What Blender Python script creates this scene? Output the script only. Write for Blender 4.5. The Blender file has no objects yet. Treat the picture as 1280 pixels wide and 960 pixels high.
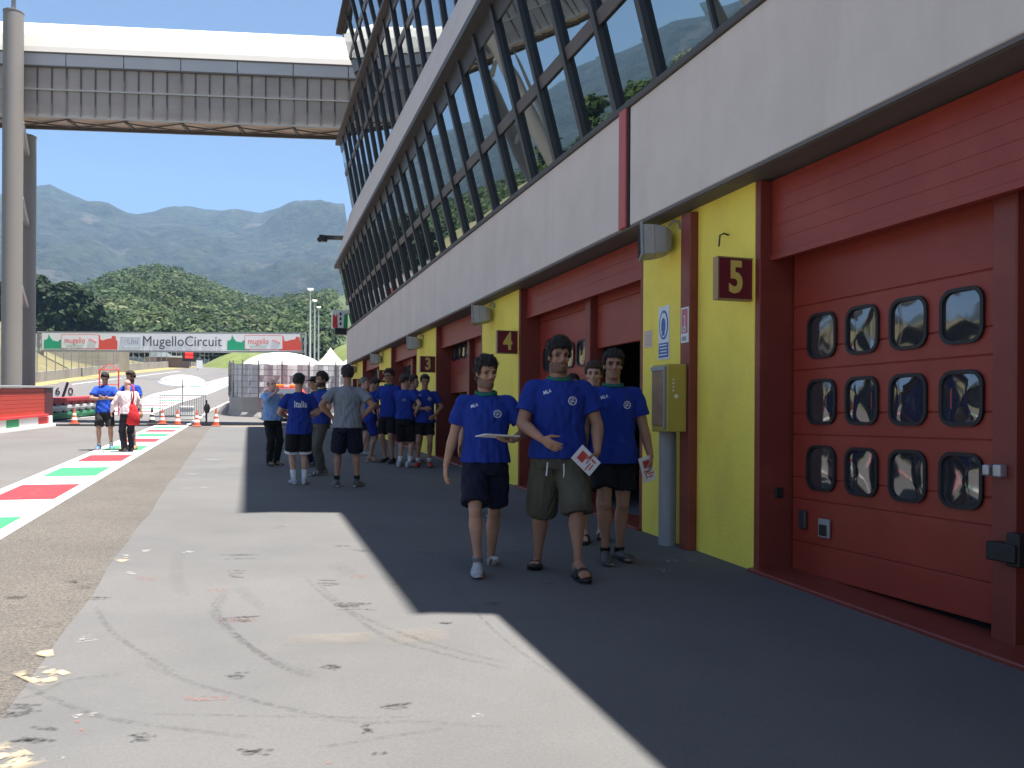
import bpy, bmesh, math, random
import numpy as np
from mathutils import Vector, Matrix, noise
from mathutils.bvhtree import BVHTree
rnd = random.Random(7)
scene = bpy.context.scene
COL = scene.collection
R = math.radians

# ---------------------------------------------------------------- survey helpers
FPX = 1040.0; TH = math.atan((640-299)/FPX); RHO = .006; HY = 521+RHO*341
def ray(u, v):
    x = (u-640)/FPX; y = -(v-HY-RHO*(u-640))/FPX
    return Vector((math.sin(TH)+x*math.cos(TH), math.cos(TH)-x*math.sin(TH), y))
def AX(u, v, X): d = ray(u, v); return d*(X/d.x)
def AY(u, v, Y): d = ray(u, v); return d*(Y/d.y)
def gz(Y):
    """height of the ground, climbing gently along the pit lane"""
    z = -1.5+.0343*Y
    if Y > 35: z += .000468*(min(Y, 90)-35)**2
    if Y > 90: z += 2*.000468*55*(min(Y, 160)-90)
    if Y > 160: z += -.02*(Y-160)
    return z
def G(u, v):
    d = ray(u, v); t = 1.0
    while t < 900:
        p = d*t
        if p.z < gz(p.y): return p
        t += .02 if t < 60 else .25
    return d*900

# ---------------------------------------------------------------- mesh builder
class MB:
    def __init__(s): s.v = []; s.f = []; s.m = []
    def add(s, vs, fs, m=0):
        o = len(s.v); s.v += [tuple(p) for p in vs]
        for f in fs: s.f.append([i+o for i in f]); s.m.append(m)
        return s
    def quad(s, a, b, c, d, m=0): return s.add([a, b, c, d], [(0, 1, 2, 3)], m)
    def box(s, x0, x1, y0, y1, z0, z1, m=0):
        vs = [(x, y, z) for z in (z0, z1) for y in (y0, y1) for x in (x0, x1)]
        return s.add(vs, [(0,2,3,1),(4,5,7,6),(0,1,5,4),(2,6,7,3),(0,4,6,2),(1,3,7,5)], m)
    def hexa(s, p, m=0):
        """8 corners: bottom ring of four, then the top ring of four"""
        return s.add(p, [(3,2,1,0),(4,5,6,7),(0,1,5,4),(1,2,6,5),(2,3,7,6),(3,0,4,7)], m)
    def obox(s, c, ax, ay, az, m=0):
        c, ax, ay, az = map(Vector, (c, ax, ay, az))
        return s.hexa([c-ax-ay-az, c+ax-ay-az, c+ax+ay-az, c-ax+ay-az, c-ax-ay+az, c+ax-ay+az, c+ax+ay+az, c-ax+ay+az], m)
    def bar(s, a, b, w, h, m=0, up=(0,0,1)):
        a, b = Vector(a), Vector(b); d = (b-a).normalized(); u = Vector(up)
        if abs(d.dot(u)) > .95: u = Vector((1,0,0))
        sx = d.cross(u).normalized(); sz = sx.cross(d)
        return s.obox((a+b)/2, (b-a)/2, sx*w/2, sz*h/2, m)
    def loft(s, rings, n=16, m=0, cap=True):
        """rings: (centre, axis u, axis v, ru, rv)"""
        o = len(s.v)
        for c, ux, uy, ru, rv in rings:
            c, ux, uy = Vector(c), Vector(ux), Vector(uy)
            for k in range(n):
                a = 2*math.pi*k/n
                s.v.append(tuple(c+ux*(ru*math.cos(a))+uy*(rv*math.sin(a))))
        for i in range(len(rings)-1):
            for k in range(n):
                k2 = (k+1) % n
                s.f.append([o+i*n+k, o+i*n+k2, o+(i+1)*n+k2, o+(i+1)*n+k]); s.m.append(m)
        if cap:
            e = o+(len(rings)-1)*n
            s.f.append([o+k for k in reversed(range(n))]); s.m.append(m)
            s.f.append([e+k for k in range(n)]); s.m.append(m)
        return s
    def tube(s, pts, r, n=10, m=0):
        pts = [Vector(p) for p in pts]; rs = r if isinstance(r, (list, tuple)) else [r]*len(pts)
        rings = []; ux = None
        for i, p in enumerate(pts):
            d = (pts[min(i+1, len(pts)-1)]-pts[max(i-1, 0)]).normalized()
            if ux is None:
                ux = d.orthogonal().normalized()
            ux = (ux-d*ux.dot(d)).normalized(); uy = d.cross(ux)
            rings.append((p, ux, uy, rs[i], rs[i]))
        return s.loft(rings, n, m)
    def capsule(s, p0, p1, r0, r1, n=12, m=0):
        p0, p1 = Vector(p0), Vector(p1); d = (p1-p0)
        if d.length < 1e-6: d = Vector((0,0,1e-4)); p1 = p0+d
        d = d.normalized(); ux = d.orthogonal().normalized(); uy = d.cross(ux)
        rings = []
        for a in (80, 50, 22): rings.append((p0-d*r0*math.sin(R(a)), ux, uy, r0*math.cos(R(a)), r0*math.cos(R(a))))
        rings += [(p0, ux, uy, r0, r0), (p1, ux, uy, r1, r1)]
        for a in (22, 50, 80): rings.append((p1+d*r1*math.sin(R(a)), ux, uy, r1*math.cos(R(a)), r1*math.cos(R(a))))
        return s.loft(rings, n, m)
    def ell(s, c, r, M=None, n=14, k=9, m=0):
        c = Vector(c); M = M or Matrix.Identity(3); rings = []
        for i in range(k):
            t = -math.pi/2+math.pi*(i+.5)/k
            rings.append((c+M@Vector((0, 0, r[2]*math.sin(t))), M@Vector((1,0,0)), M@Vector((0,1,0)), r[0]*math.cos(t), r[1]*math.cos(t)))
        return s.loft(rings, n, m)
    def prism(s, poly, fn, d, m=0):
        """poly: 2-D outline; fn(x, y) -> point; d: thickness vector"""
        d = Vector(d); n = len(poly); a = [Vector(fn(x, y)) for x, y in poly]
        vs = a+[p+d for p in a]
        fs = [list(range(n)), list(range(2*n-1, n-1, -1))]+[[i, i+n, (i+1) % n+n, (i+1) % n] for i in range(n)]
        return s.add(vs, fs, m)
    def mesh(s, name, mats, smooth=False):
        me = bpy.data.meshes.new(name); me.from_pydata(s.v, [], s.f); me.update()
        for mt in (mats if isinstance(mats, (list, tuple)) else [mats]): me.materials.append(mt)
        me.polygons.foreach_set('material_index', s.m)
        bm = bmesh.new(); bm.from_mesh(me); bmesh.ops.recalc_face_normals(bm, faces=bm.faces); bm.to_mesh(me); bm.free()
        if smooth: me.polygons.foreach_set('use_smooth', [True]*len(me.polygons))
        return me
    def build(s, name, mats, parent=None, smooth=False, bevel=0, seg=1, auto=False):
        o = bpy.data.objects.new(name, s.mesh(name, mats, smooth)); COL.objects.link(o)
        if parent: o.parent = parent
        if bevel:
            b = o.modifiers.new('bevel', 'BEVEL'); b.width = bevel; b.segments = seg; b.limit_method = 'ANGLE'; b.angle_limit = R(40)
        if auto:
            o.data.polygons.foreach_set('use_smooth', [True]*len(o.data.polygons))
            o.data.set_sharp_from_angle(angle=R(35))
        return o
def tag(o, label=None, cat=None, group=None, kind=None):
    if label: o['label'] = label
    if cat: o['category'] = cat
    if group: o['group'] = group
    if kind: o['kind'] = kind
    return o
def empty(name, loc=(0,0,0), rz=0):
    o = bpy.data.objects.new(name, None); COL.objects.link(o); o.location = loc; o.rotation_euler = (0, 0, rz); o.empty_display_size = .2
    return o
def copy_tree(o, parent=None):
    c = o.copy(); COL.objects.link(c)
    if parent: c.parent = parent
    for ch in list(o.children): copy_tree(ch, c)
    return c
def text(s, size, mt, fn_mat, parent=None, name='lettering', ext=.004, align='CENTER', shear=0, sx=1.0, bold=0.0):
    cu = bpy.data.curves.new(name, 'FONT'); cu.body = s; cu.size = size; cu.extrude = ext; cu.align_x = align; cu.align_y = 'CENTER'; cu.shear = shear
    cu.resolution_u = 3; cu.offset = bold
    t = bpy.data.objects.new(name, cu); COL.objects.link(t)
    dg = bpy.context.evaluated_depsgraph_get(); me = bpy.data.meshes.new_from_object(t.evaluated_get(dg))
    bpy.data.objects.remove(t); bpy.data.curves.remove(cu)
    me.materials.clear(); me.materials.append(mt); me.name = name
    o = bpy.data.objects.new(name, me); COL.objects.link(o)
    me.transform(fn_mat @ Matrix.Diagonal((sx, 1, 1, 1)))
    if parent: o.parent = parent
    return o
def frame(origin, xdir, ydir):
    x = Vector(xdir).normalized(); y = Vector(ydir).normalized(); z = x.cross(y)
    m = Matrix((x, y, z)).transposed().to_4x4(); m.translation = Vector(origin); return m

# ---------------------------------------------------------------- materials
def mat(name, col, rough=.6, var=.0, vscale=3.0, bump=0.0, bscale=40.0, metal=0.0, spec=None, col2=None, streak=None, attr=None, stretch=None):
    m = bpy.data.materials.new(name); m.use_nodes = True; nt = m.node_tree; N = nt.nodes; L = nt.links
    p = N['Principled BSDF']; p.inputs['Roughness'].default_value = rough; p.inputs['Metallic'].default_value = metal
    if spec is not None: p.inputs['Specular IOR Level'].default_value = spec
    c4 = (*col, 1); p.inputs['Base Color'].default_value = c4
    tc = N.new('ShaderNodeTexCoord'); src = tc.outputs['Object']
    if stretch:
        mp = N.new('ShaderNodeMapping'); mp.inputs['Scale'].default_value = stretch; L.new(src, mp.inputs[0]); src = mp.outputs[0]
    base = None
    if attr:
        a = N.new('ShaderNodeAttribute'); a.attribute_name = attr; base = a.outputs['Color']; L.new(base, p.inputs['Base Color'])
    if var or col2:
        n = N.new('ShaderNodeTexNoise'); n.inputs['Scale'].default_value = vscale; n.inputs['Detail'].default_value = 6; n.inputs['Roughness'].default_value = .65
        L.new(src, n.inputs['Vector'])
        r = N.new('ShaderNodeValToRGB'); L.new(n.outputs['Fac'], r.inputs[0]); e = r.color_ramp.elements
        e[0].position = .3; e[1].position = .7
        if attr:
            e[0].color = (1-var, 1-var, 1-var, 1); e[1].color = (1+var, 1+var, 1+var, 1)
            mx = N.new('ShaderNodeMix'); mx.data_type = 'RGBA'; mx.blend_type = 'MULTIPLY'; mx.inputs[0].default_value = 1
            L.new(base, mx.inputs[6]); L.new(r.outputs[0], mx.inputs[7]); L.new(mx.outputs[2], p.inputs['Base Color'])
        else:
            b = col2 or col
            e[0].color = (*[c*(1-var) for c in col], 1); e[1].color = (*[c*(1+var) for c in b], 1)
            L.new(r.outputs[0], p.inputs['Base Color'])
    if bump:
        n2 = N.new('ShaderNodeTexNoise'); n2.inputs['Scale'].default_value = bscale; n2.inputs['Detail'].default_value = 4
        L.new(src, n2.inputs['Vector'])
        bp = N.new('ShaderNodeBump'); bp.inputs['Strength'].default_value = bump; bp.inputs['Distance'].default_value = .02
        L.new(n2.outputs['Fac'], bp.inputs['Height']); L.new(bp.outputs[0], p.inputs['Normal'])
    return m
def nodes(m): return m.node_tree.nodes, m.node_tree.links, m.node_tree.nodes['Principled BSDF']
def overlay(m, col, scale, lo, hi, amount=1.0, stretch=None, detail=6):
    """a second noise that mixes patches of another colour into a material (stains, wear)"""
    N, L, p = nodes(m); bc = p.inputs['Base Color']; prev = bc.links[0].from_socket if bc.links else None
    tc = N.new('ShaderNodeTexCoord'); src = tc.outputs['Object']
    if stretch:
        mp = N.new('ShaderNodeMapping'); mp.inputs['Scale'].default_value = stretch; L.new(src, mp.inputs[0]); src = mp.outputs[0]
    n = N.new('ShaderNodeTexNoise'); n.inputs['Scale'].default_value = scale; n.inputs['Detail'].default_value = detail; n.inputs['Roughness'].default_value = .6
    L.new(src, n.inputs['Vector'])
    mr = N.new('ShaderNodeMapRange'); mr.inputs['From Min'].default_value = lo; mr.inputs['From Max'].default_value = hi; mr.inputs['To Max'].default_value = amount
    L.new(n.outputs['Fac'], mr.inputs['Value'])
    mx = N.new('ShaderNodeMix'); mx.data_type = 'RGBA'; L.new(mr.outputs[0], mx.inputs[0])
    if prev: L.new(prev, mx.inputs[6])
    else: mx.inputs[6].default_value = bc.default_value
    mx.inputs[7].default_value = (*col, 1); L.new(mx.outputs[2], bc)
    return m
M = {}
M['concrete'] = overlay(mat('fascia render', (.68,.595,.535), .85, .06, 1.3, .25, 60), (.58,.505,.45), .9, .5, .72, .45, (3, 3, .35))
M['yellow'] = overlay(mat('yellow wall paint', (.95,.76,.105), .7, .05, 2.0, .35, 45), (.76,.58,.10), 1.9, .5, .78, .6, (1, 1, .6))
M['red'] = overlay(mat('dark red door paint', (.295,.038,.022), .42, .10, 2.5, .08, 80), (.37,.070,.042), 2.2, .52, .8, .5)
M['red_frame'] = overlay(mat('red frame paint', (.20,.034,.022), .45, .10, 3, .08, 60), (.30,.07,.03), 2.5, .52, .75, .6)
M['red_strip'] = mat('red downpipe paint', (.48,.10,.09), .5, .06, 3)
M['dark'] = mat('dark metal', (.035,.035,.04), .45, .1, 5)
M['mullion'] = mat('anodised mullion', (.045,.047,.055), .35, .1, 3, metal=.2)
M['rail'] = mat('brown grey transom', (.10,.085,.085), .5, .1, 3)
M['black'] = mat('black rubber', (.012,.012,.013), .5)
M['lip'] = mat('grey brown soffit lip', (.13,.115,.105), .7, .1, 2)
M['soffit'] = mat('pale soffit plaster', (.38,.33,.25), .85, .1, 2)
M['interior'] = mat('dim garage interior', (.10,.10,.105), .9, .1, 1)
M['grey_metal'] = mat('galvanised grey metal', (.30,.31,.31), .5, .08, 4, metal=.1)
M['dark_ledge'] = mat('dark ledge cladding', (.075,.068,.064), .6, .15, 1.2)
M['white'] = overlay(mat('white painted panel', (.60,.575,.53), .6, .03, .7), (.52,.485,.43), .8, .55, .8, .5, (1, 1, 3))
M['paleplate'] = mat('pale grey plate', (.50,.50,.51), .6, .04, .6)
M['glass'] = mat('mirror glazing', (.34,.38,.39), .015, metal=1.0)
N_, L_, p_ = nodes(M['glass'])
_n = N_.new('ShaderNodeTexNoise'); _n.inputs['Scale'].default_value = .55; _n.inputs['Detail'].default_value = 1
_g = N_.new('ShaderNodeTexCoord'); L_.new(_g.outputs['Object'], _n.inputs['Vector'])
_b = N_.new('ShaderNodeBump'); _b.inputs['Strength'].default_value = .10; _b.inputs['Distance'].default_value = .05
L_.new(_n.outputs['Fac'], _b.inputs['Height']); L_.new(_b.outputs[0], p_.inputs['Normal'])
M['acrylic'] = mat('warped acrylic pane', (.03,.03,.035), .06, spec=1.0)
N_, L_, p_ = nodes(M['acrylic']); p_.inputs['IOR'].default_value = 1.85
_n = N_.new('ShaderNodeTexNoise'); _n.inputs['Scale'].default_value = 3.2; _n.inputs['Detail'].default_value = 1
_g = N_.new('ShaderNodeTexCoord'); L_.new(_g.outputs['Object'], _n.inputs['Vector'])
_b = N_.new('ShaderNodeBump'); _b.inputs['Strength'].default_value = .14; _b.inputs['Distance'].default_value = .04
L_.new(_n.outputs['Fac'], _b.inputs['Height']); L_.new(_b.outputs[0], p_.inputs['Normal'])
# ================================================================ PIT BUILDING
W = 4.17          # front plane of the piers
XD = 4.50         # plane of the garage doors
FX = 3.95         # front of the concrete fascia
ZS = 2.03         # soffit
YN, YF = -14.0, 32.7
bld = empty('pit_building', (4.2, 10, gz(10)))
tag(bld, 'long pit garage building with yellow piers, red doors and leaning mirror windows', 'building')
def part(mb, name, mats, parent=None, **k):
    """a part whose mesh is in world space, under an Empty that sits at the thing's base"""
    o = mb.build(name, mats, parent or bld, **k)
    o.matrix_parent_inverse = Matrix.Translation(-Vector((parent or bld).location)) if (parent or bld).type == 'EMPTY' else Matrix.Identity(4)
    return o
piers = [29.9, 24.04, 18.24, 12.42, 6.10, -.30, -6.6, -12.9]
for y in piers:
    b = MB()
    n = 6
    b.box(W, W+.9, y, y+2.07, gz(y)-.3, ZS+.05)
    part(b, 'pier', M['yellow'], bevel=.012, seg=2)
# wall beyond the last pier
b = MB().box(W, W+.9, 31.97, YF, -1.2, ZS+.05); part(b, 'end_wall', M['yellow'])
# the fascia: separate precast panels with open joints
joints = [YN, 2.2, 8.06]; 
jy = AX(589, 300, FX).y; joints += [jy, 21.2, YF]
for a, c in zip(joints[:-1], joints[1:]):
    b = MB().box(FX, FX+.25, a+.006, c-.006, 2.07, 3.33); part(b, 'fascia_panel', M['concrete'], bevel=.008)
b = MB().box(FX+.02, FX+.26, YN, YF-.01, 2.03, 2.07); b.box(FX+.0, FX+.04, YN, YF-.01, 2.035, 2.066); part(b, 'fascia_lip', M['lip'])
b = MB().box(FX-.035, FX+.02, 8.10, 8.27, 2.06, 3.34); part(b, 'red_downpipe', M['red_strip'], bevel=.008)
b = MB().box(FX-.012, FX+.02, 8.06, 8.10, 2.05, 3.34); part(b, 'expansion_joint', M['black'])
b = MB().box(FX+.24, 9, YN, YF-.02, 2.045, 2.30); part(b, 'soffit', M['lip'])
for y in piers:   # pale plaster patch of soffit above each pier
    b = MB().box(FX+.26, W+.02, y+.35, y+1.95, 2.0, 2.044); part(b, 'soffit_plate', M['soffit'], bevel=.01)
b = MB().box(FX-.03, FX+.5, YN, YF, 3.33, 3.40); part(b, 'window_sill', M['dark_ledge'], bevel=.006)
# garage shell
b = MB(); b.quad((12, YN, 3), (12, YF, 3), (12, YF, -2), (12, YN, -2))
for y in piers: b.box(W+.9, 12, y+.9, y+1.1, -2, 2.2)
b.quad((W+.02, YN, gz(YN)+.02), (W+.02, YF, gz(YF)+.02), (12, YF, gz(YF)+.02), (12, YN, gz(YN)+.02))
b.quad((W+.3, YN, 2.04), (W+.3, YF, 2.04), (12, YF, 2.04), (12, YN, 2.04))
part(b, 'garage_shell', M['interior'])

def rrect(w, h, r, n=5):
    pts = []
    for cx, cy, a0 in ((w/2-r, h/2-r, 0), (-w/2+r, h/2-r, 90), (-w/2+r, -h/2+r, 180), (w/2-r, -h/2+r, 270)):
        for i in range(n+1):
            a = R(a0+90*i/n); pts.append((cx+r*math.cos(a), cy+r*math.sin(a)))
    return pts
def door_leaf(y0, y1, zb, windows=True, zt=1.95, x=XD):
    """a sectional door: stacked sections with thin grooves, twelve rounded windows"""
    b = MB(); z = zb; k = 0
    seams = sorted([zb]+[s for s in (-1.02, -.66, -.48, -.12, .06, .42, .60, .96, 1.5) if zb+.12 < s < zt]+[zt])
    for a, c in zip(seams[:-1], seams[1:]): b.box(x, x+.05, y0, y1, a+.004, c-.004)
    b.box(x+.012, x+.045, y0, y1, zb, zt)
    d = part(b, 'garage_door', M['red'], bevel=.004)
    if windows:
        pitch = .465*(y1-y0)/2.07
        for i in range(4):
            for j in range(3):
                cy = y1-.38*(y1-y0)/2.07-pitch*i; cz = .69-.54*j+(zb+1.28)
                if cz > zt-.2: continue
                o = rrect(.35, .37, .10); q = rrect(.302, .322, .080); fr = MB()
                n = len(o)
                for aa, bb in (((o, x-.022), (q, x-.022)), ((q, x-.022), (q, x-.002)), ((o, x+.002), (o, x-.022))):
                    v = [(aa[1], cy+p[0], cz+p[1]) for p in aa[0]]+[(bb[1], cy+p[0], cz+p[1]) for p in bb[0]]
                    fr.add(v, [[t, (t+1) % n, n+(t+1) % n, n+t] for t in range(n)])
                w = fr.build('window', M['black'], d, smooth=False)
                pn = MB(); c0 = len(q); tl = rnd.uniform(-.010, .010); tv = rnd.uniform(-.008, .008)
                # a slightly domed acrylic pane
                vs = [(x-.004, cy+p[0], cz+p[1]) for p in q]+[(x-.008+tl*p[0]*6, cy+p[0]*.6, cz+p[1]*.6) for p in q]+[(x-.009, cy, cz)]
                fs = [[t, (t+1) % c0, c0+(t+1) % c0, c0+t] for t in range(c0)]+[[c0+t, c0+(t+1) % c0, 2*c0] for t in range(c0)]
                pn.add(vs, fs); pn.build('pane', M['acrylic'], w, smooth=True)
    return d
def bay(ya, yb, zcurt, zl_far, zl_near, win=True):
    """ya: near side, yb: far side of the opening"""
    for y0, y1 in ((yb-.07, yb), (ya, ya+.07)): part(MB().box(W+.004, XD+.2, y0, y1, gz(ya)-.2, ZS), 'door_jamb', M['red_frame'], bevel=.006)
    mid = ya+(yb-ya)*.487
    b = MB().box(XD-.10, XD+.12, mid-.10, mid+.07, gz(ya)-.1, ZS); part(b, 'door_post', M['red_frame'], bevel=.01)
    # slatted roller curtain over the doors
    c = MB(); z = zcurt
    while z < ZS-.01:
        c.box(W+.12, W+.16, ya+.072, yb-.072, z+.0008, min(z+.1172, ZS)); z += .118
    c.box(W+.1225, W+.158, ya+.074, yb-.074, zcurt, ZS); c.box(W+.105, W+.165, ya+.072, yb-.072, zcurt-.05, zcurt)
    part(c, 'roller_curtain', M['red'], bevel=.002)
    d1 = door_leaf(mid+.09, yb-.09, zl_far, win)
    d2 = door_leaf(ya+.09, mid-.12, zl_near, win and zl_near < .5)
    st = MB(); g0, g1 = gz(ya), gz(yb)
    st.hexa([(W-.06, ya, g0-.1), (XD+.05, ya, g0-.1), (XD+.05, yb, g1-.1), (W-.06, yb, g1-.1), (W-.06, ya, g0+.035), (XD+.05, ya, g0+.035), (XD+.05, yb, g1+.035), (W-.06, yb, g1+.035)])
    part(st, 'door_sill', M['red_frame'], bevel=.01)
    return d1, d2
d5, d5b = bay(1.77, 6.10, 1.40, -1.28, -1.28)
bay(8.17, 12.42, 1.62, -1.06, .93)
bay(14.49, 18.24, 1.60, .55, .9)
bay(20.31, 24.04, 1.65, -.68, -.68)
bay(26.11, 29.9, 1.7, -.5, -.5)
bay(-4.53, -.30, 1.5, -1.5, -1.5)
# fittings on the near door
b = MB().obox((XD-.02, 5.85, -.83), (.015,0,0), (0,.045,0), (0,0,.08)); part(b, 'handle_plate', M['dark'], d5, bevel=.02, seg=3)
b = MB().obox((XD-.02, 5.58, -.87), (.012,0,0), (0,.065,0), (0,0,.075)); b.obox((XD-.03, 5.58, -.885), (.012,0,0), (0,.045,0), (0,0,.045), 1); part(b, 'latch', [M['grey_metal'], M['black']], d5, bevel=.006)
b = MB().obox((W+.20, 6.02, -.62), (.04,0,0), (0,.012,0), (0,0,.045)); part(b, 'sensor', M['black'], bevel=.006)
b = MB().obox((XD-.15, 3.80, -.78), (.05,0,0), (0,.10,0), (0,0,.055)); b.obox((XD-.13, 3.74, -.76), (.04,0,0), (0,.045,0), (0,0,.10)); part(b, 'door_stop', M['black'], bevel=.008)
b = MB().obox((XD-.13, 3.86, -.30), (.03,0,0), (0,.03,0), (0,0,.04)); b.obox((XD-.13, 3.94, -.30), (.03,0,0), (0,.025,0), (0,0,.035)); part(b, 'door_latch', mat('worn zinc', (.45,.45,.47), .35, metal=.6), bevel=.012, seg=2)

# ---- glazed storeys: (Y -> X, z) of bottom and top lines
def lin(Y, tab):
    tab = sorted(tab)
    if Y <= tab[0][0]: return Vector((tab[0][1], Y, tab[0][2]))
    for (a, xa, za), (c, xc, zc) in zip(tab[:-1], tab[1:]):
        if Y <= c:
            t = (Y-a)/(c-a); return Vector((xa+t*(xc-xa), Y, za+t*(zc-za)))
    return Vector((tab[-1][1], Y, tab[-1][2]))
LA = [(-14, 4.02, 3.40), (32.7, 4.02, 3.40)]
LB = [(-14, 3.18, 6.15), (4, 3.20, 6.12), (11.7, 3.30, 6.09), (32.7, 3.50, 5.87)]
LC = [(-14, 4.03, 8.25), (15.9, 4.03, 8.20), (32.7, 4.03, 7.89)]
LD = [(4, 3.68, 10.95), (13, 3.68, 10.95), (21.6, 3.52, 10.87), (32.7, 3.52, 10.63)]
LD2 = [(4, 4.03, 12.50), (32.7, 4.03, 12.15)]
LE = [(8.5, 3.40, 15.05), (29.7, 3.40, 14.65), (31.2, 3.36, 14.25)]
def band(bot, top, ys, nm, rail=None, hdr=.15, mw=.088, thin=()):
    for a, c in zip(ys[:-1], ys[1:]):
        p = [lin(a, bot), lin(c, bot), lin(c, top), lin(a, top)]
        nrm = (p[1]-p[0]).cross(p[3]-p[0]).normalized()
        if nrm.x > 0: nrm = -nrm
        inn = [q-nrm*.125 for q in p]
        ti = rnd.uniform(-.006, .006)
        w = MB().quad(inn[0], inn[1], inn[2]-nrm*ti, inn[3]+nrm*ti)
        o = part(w, 'window', M['glass'])
        th = a in thin
        # the mullion on the near side of this window
        m = MB(); hw = (mw*.45 if th else mw)/2; dp = .0 if th else .045
        q0, q1 = p[0], p[3]
        e = Vector((0, hw, 0))
        m.hexa([q0-e-nrm*.26, q0+e-nrm*.26, q0+e+nrm*(dp-.10), q0-e+nrm*(dp-.10), q1-e-nrm*.26, q1+e-nrm*.26, q1+e+nrm*(dp-.10), q1-e+nrm*(dp-.10)])
        mo = m.build('mullion', M['mullion'], o)
        if rail is not None and not th:
            r0, r1 = p[0].lerp(p[3], rail), p[1].lerp(p[2], rail)
            r = MB().bar(r0-nrm*.105+Vector((0, hw, 0)), r1-nrm*.105-Vector((0, hw, 0)), .15, .03, up=nrm); r.build('transom', M['rail'], o)
    h = MB()
    for a, c in zip(ys[:-1], ys[1:]):
        p = [lin(a, bot), lin(c, bot), lin(c, top), lin(a, top)]
        nrm = (p[1]-p[0]).cross(p[3]-p[0]).normalized()
        if nrm.x > 0: nrm = -nrm
        b0, b1 = p[3].lerp(p[0], hdr), p[2].lerp(p[1], hdr)
        h.hexa([b0-nrm*.22, b1-nrm*.22, b1-nrm*.10, b0-nrm*.10, p[3]-nrm*.22, p[2]-nrm*.22, p[2]-nrm*.10, p[3]-nrm*.10])
    part(h, 'header_panel', M['mullion'])
y1 = [-14, -9, -4, 0, 1.1, 2.2, 3.3, 4.4, 5.5, 6.62]; thin1 = set(y1); y1 += [7.69+.9622*i for i in range(27)]
band(LA, LB, y1, 'first', rail=.40, thin=thin1)
y2 = [4.1, 9.0, 12.6]+[13.2+1.026*i for i in range(20)]
band(LC, LD, y2, 'second', rail=.55)
y3 = [8.6, 14, 19]+[20+1.11*i for i in range(11)]
band(LD2, LE, y3, 'third', rail=.5)
def slab(bot, top, ya, yb, name, m, n=12, lip=.12, mlip=None):
    """sloping spandrel face between two glazed storeys, with the floor slab behind it"""
    ys = [ya+(yb-ya)*i/n for i in range(n+1)]; b = MB(); l = MB(); f = MB()
    for a, c in zip(ys[:-1], ys[1:]):
        p, q, r_, s_ = lin(a, bot), lin(c, bot), lin(c, top), lin(a, top)
        b.hexa([p, q, q+Vector((.5,0,0)), p+Vector((.5,0,0)), s_, r_, r_+Vector((.5,0,0)), s_+Vector((.5,0,0))])
        dz = Vector((0,0,-lip)); dx = Vector((-.05,0,.0))
        l.hexa([p+dz+dx, q+dz+dx, q+dz+Vector((.7,0,0)), p+dz+Vector((.7,0,0)), p+dx-Vector((0,0,.004)), q+dx-Vector((0,0,.004)), q+Vector((.7,0,-.004)), p+Vector((.7,0,-.004))])
    part(b, name, m); part(l, 'eave', mlip or M['lip'])
slab(LB, LC, YN, YF, 'spandrel', M['concrete'], mlip=M['dark_ledge'])
slab(LD, LD2, 4.06, YF, 'dark_spandrel', M['dark_ledge'], mlip=M['dark_ledge'])
LE2 = [(Y, X+.3, z+.35) for Y, X, z in LE]
slab(LE, LE2, 8.5, 31.2, 'roof_edge', M['dark_ledge'], mlip=M['dark_ledge'])
b = MB()   # bulk of the building behind the glass
b.box(4.35, 16, YN, YF-.25, 2.3, 8.0); b.box(4.4, 16, 4.2, YF-.25, 8.0, 12.2); b.box(4.5, 16, 8.6, 31.1, 12.2, 15.1)
part(b, 'upper_storeys', M['dark_ledge'])

# ---- things fixed to the building
num_red = mat('number sign red', (.16,.012,.02), .5, .05, 4); num_yel = mat('number sign yellow', (.72,.55,.12), .5)
words = {5: 'on the pier nearest the camera', 4: 'behind the walking men', 3: 'above the group of standing men', 2: 'far along the wall', 1: 'last along the wall'}
for n, y in ((5, 6.13), (4, 12.45), (3, 18.27), (2, 24.07), (1, 29.93)):
    s = empty('number_sign', (W, y, 1.03)); tag(s, 'dark red box sign with yellow number %d %s' % (n, words[n]), 'sign', 'garage number signs')
    b = MB().box(W-.33, W, y, y+.07, 1.03, 1.37); part(b, 'sign_box', num_red, s, bevel=.006)
    b = MB().box(W-.335, W, y-.004, y+.074, 1.018, 1.03); b.box(W-.335, W, y-.004, y+.074, 1.37, 1.382)
    b.box(W-.342, W-.331, y-.004, y+.074, 1.018, 1.382); part(b, 'sign_rim', mat('tan trim', (.34,.22,.10), .5), s)
    t = text(str(n), .37, num_yel, frame((W-.165, y-.004, 1.20), (1,0,0), (0,0,1)), s, ext=.003, sx=.78, bold=.012)
    t.matrix_parent_inverse = Matrix.Translation(-s.location)
lampb = mat('floodlight casing', (.34,.33,.31), .5, .08, 5); lampg = mat('floodlight glass', (.10,.105,.11), .15)
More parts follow.
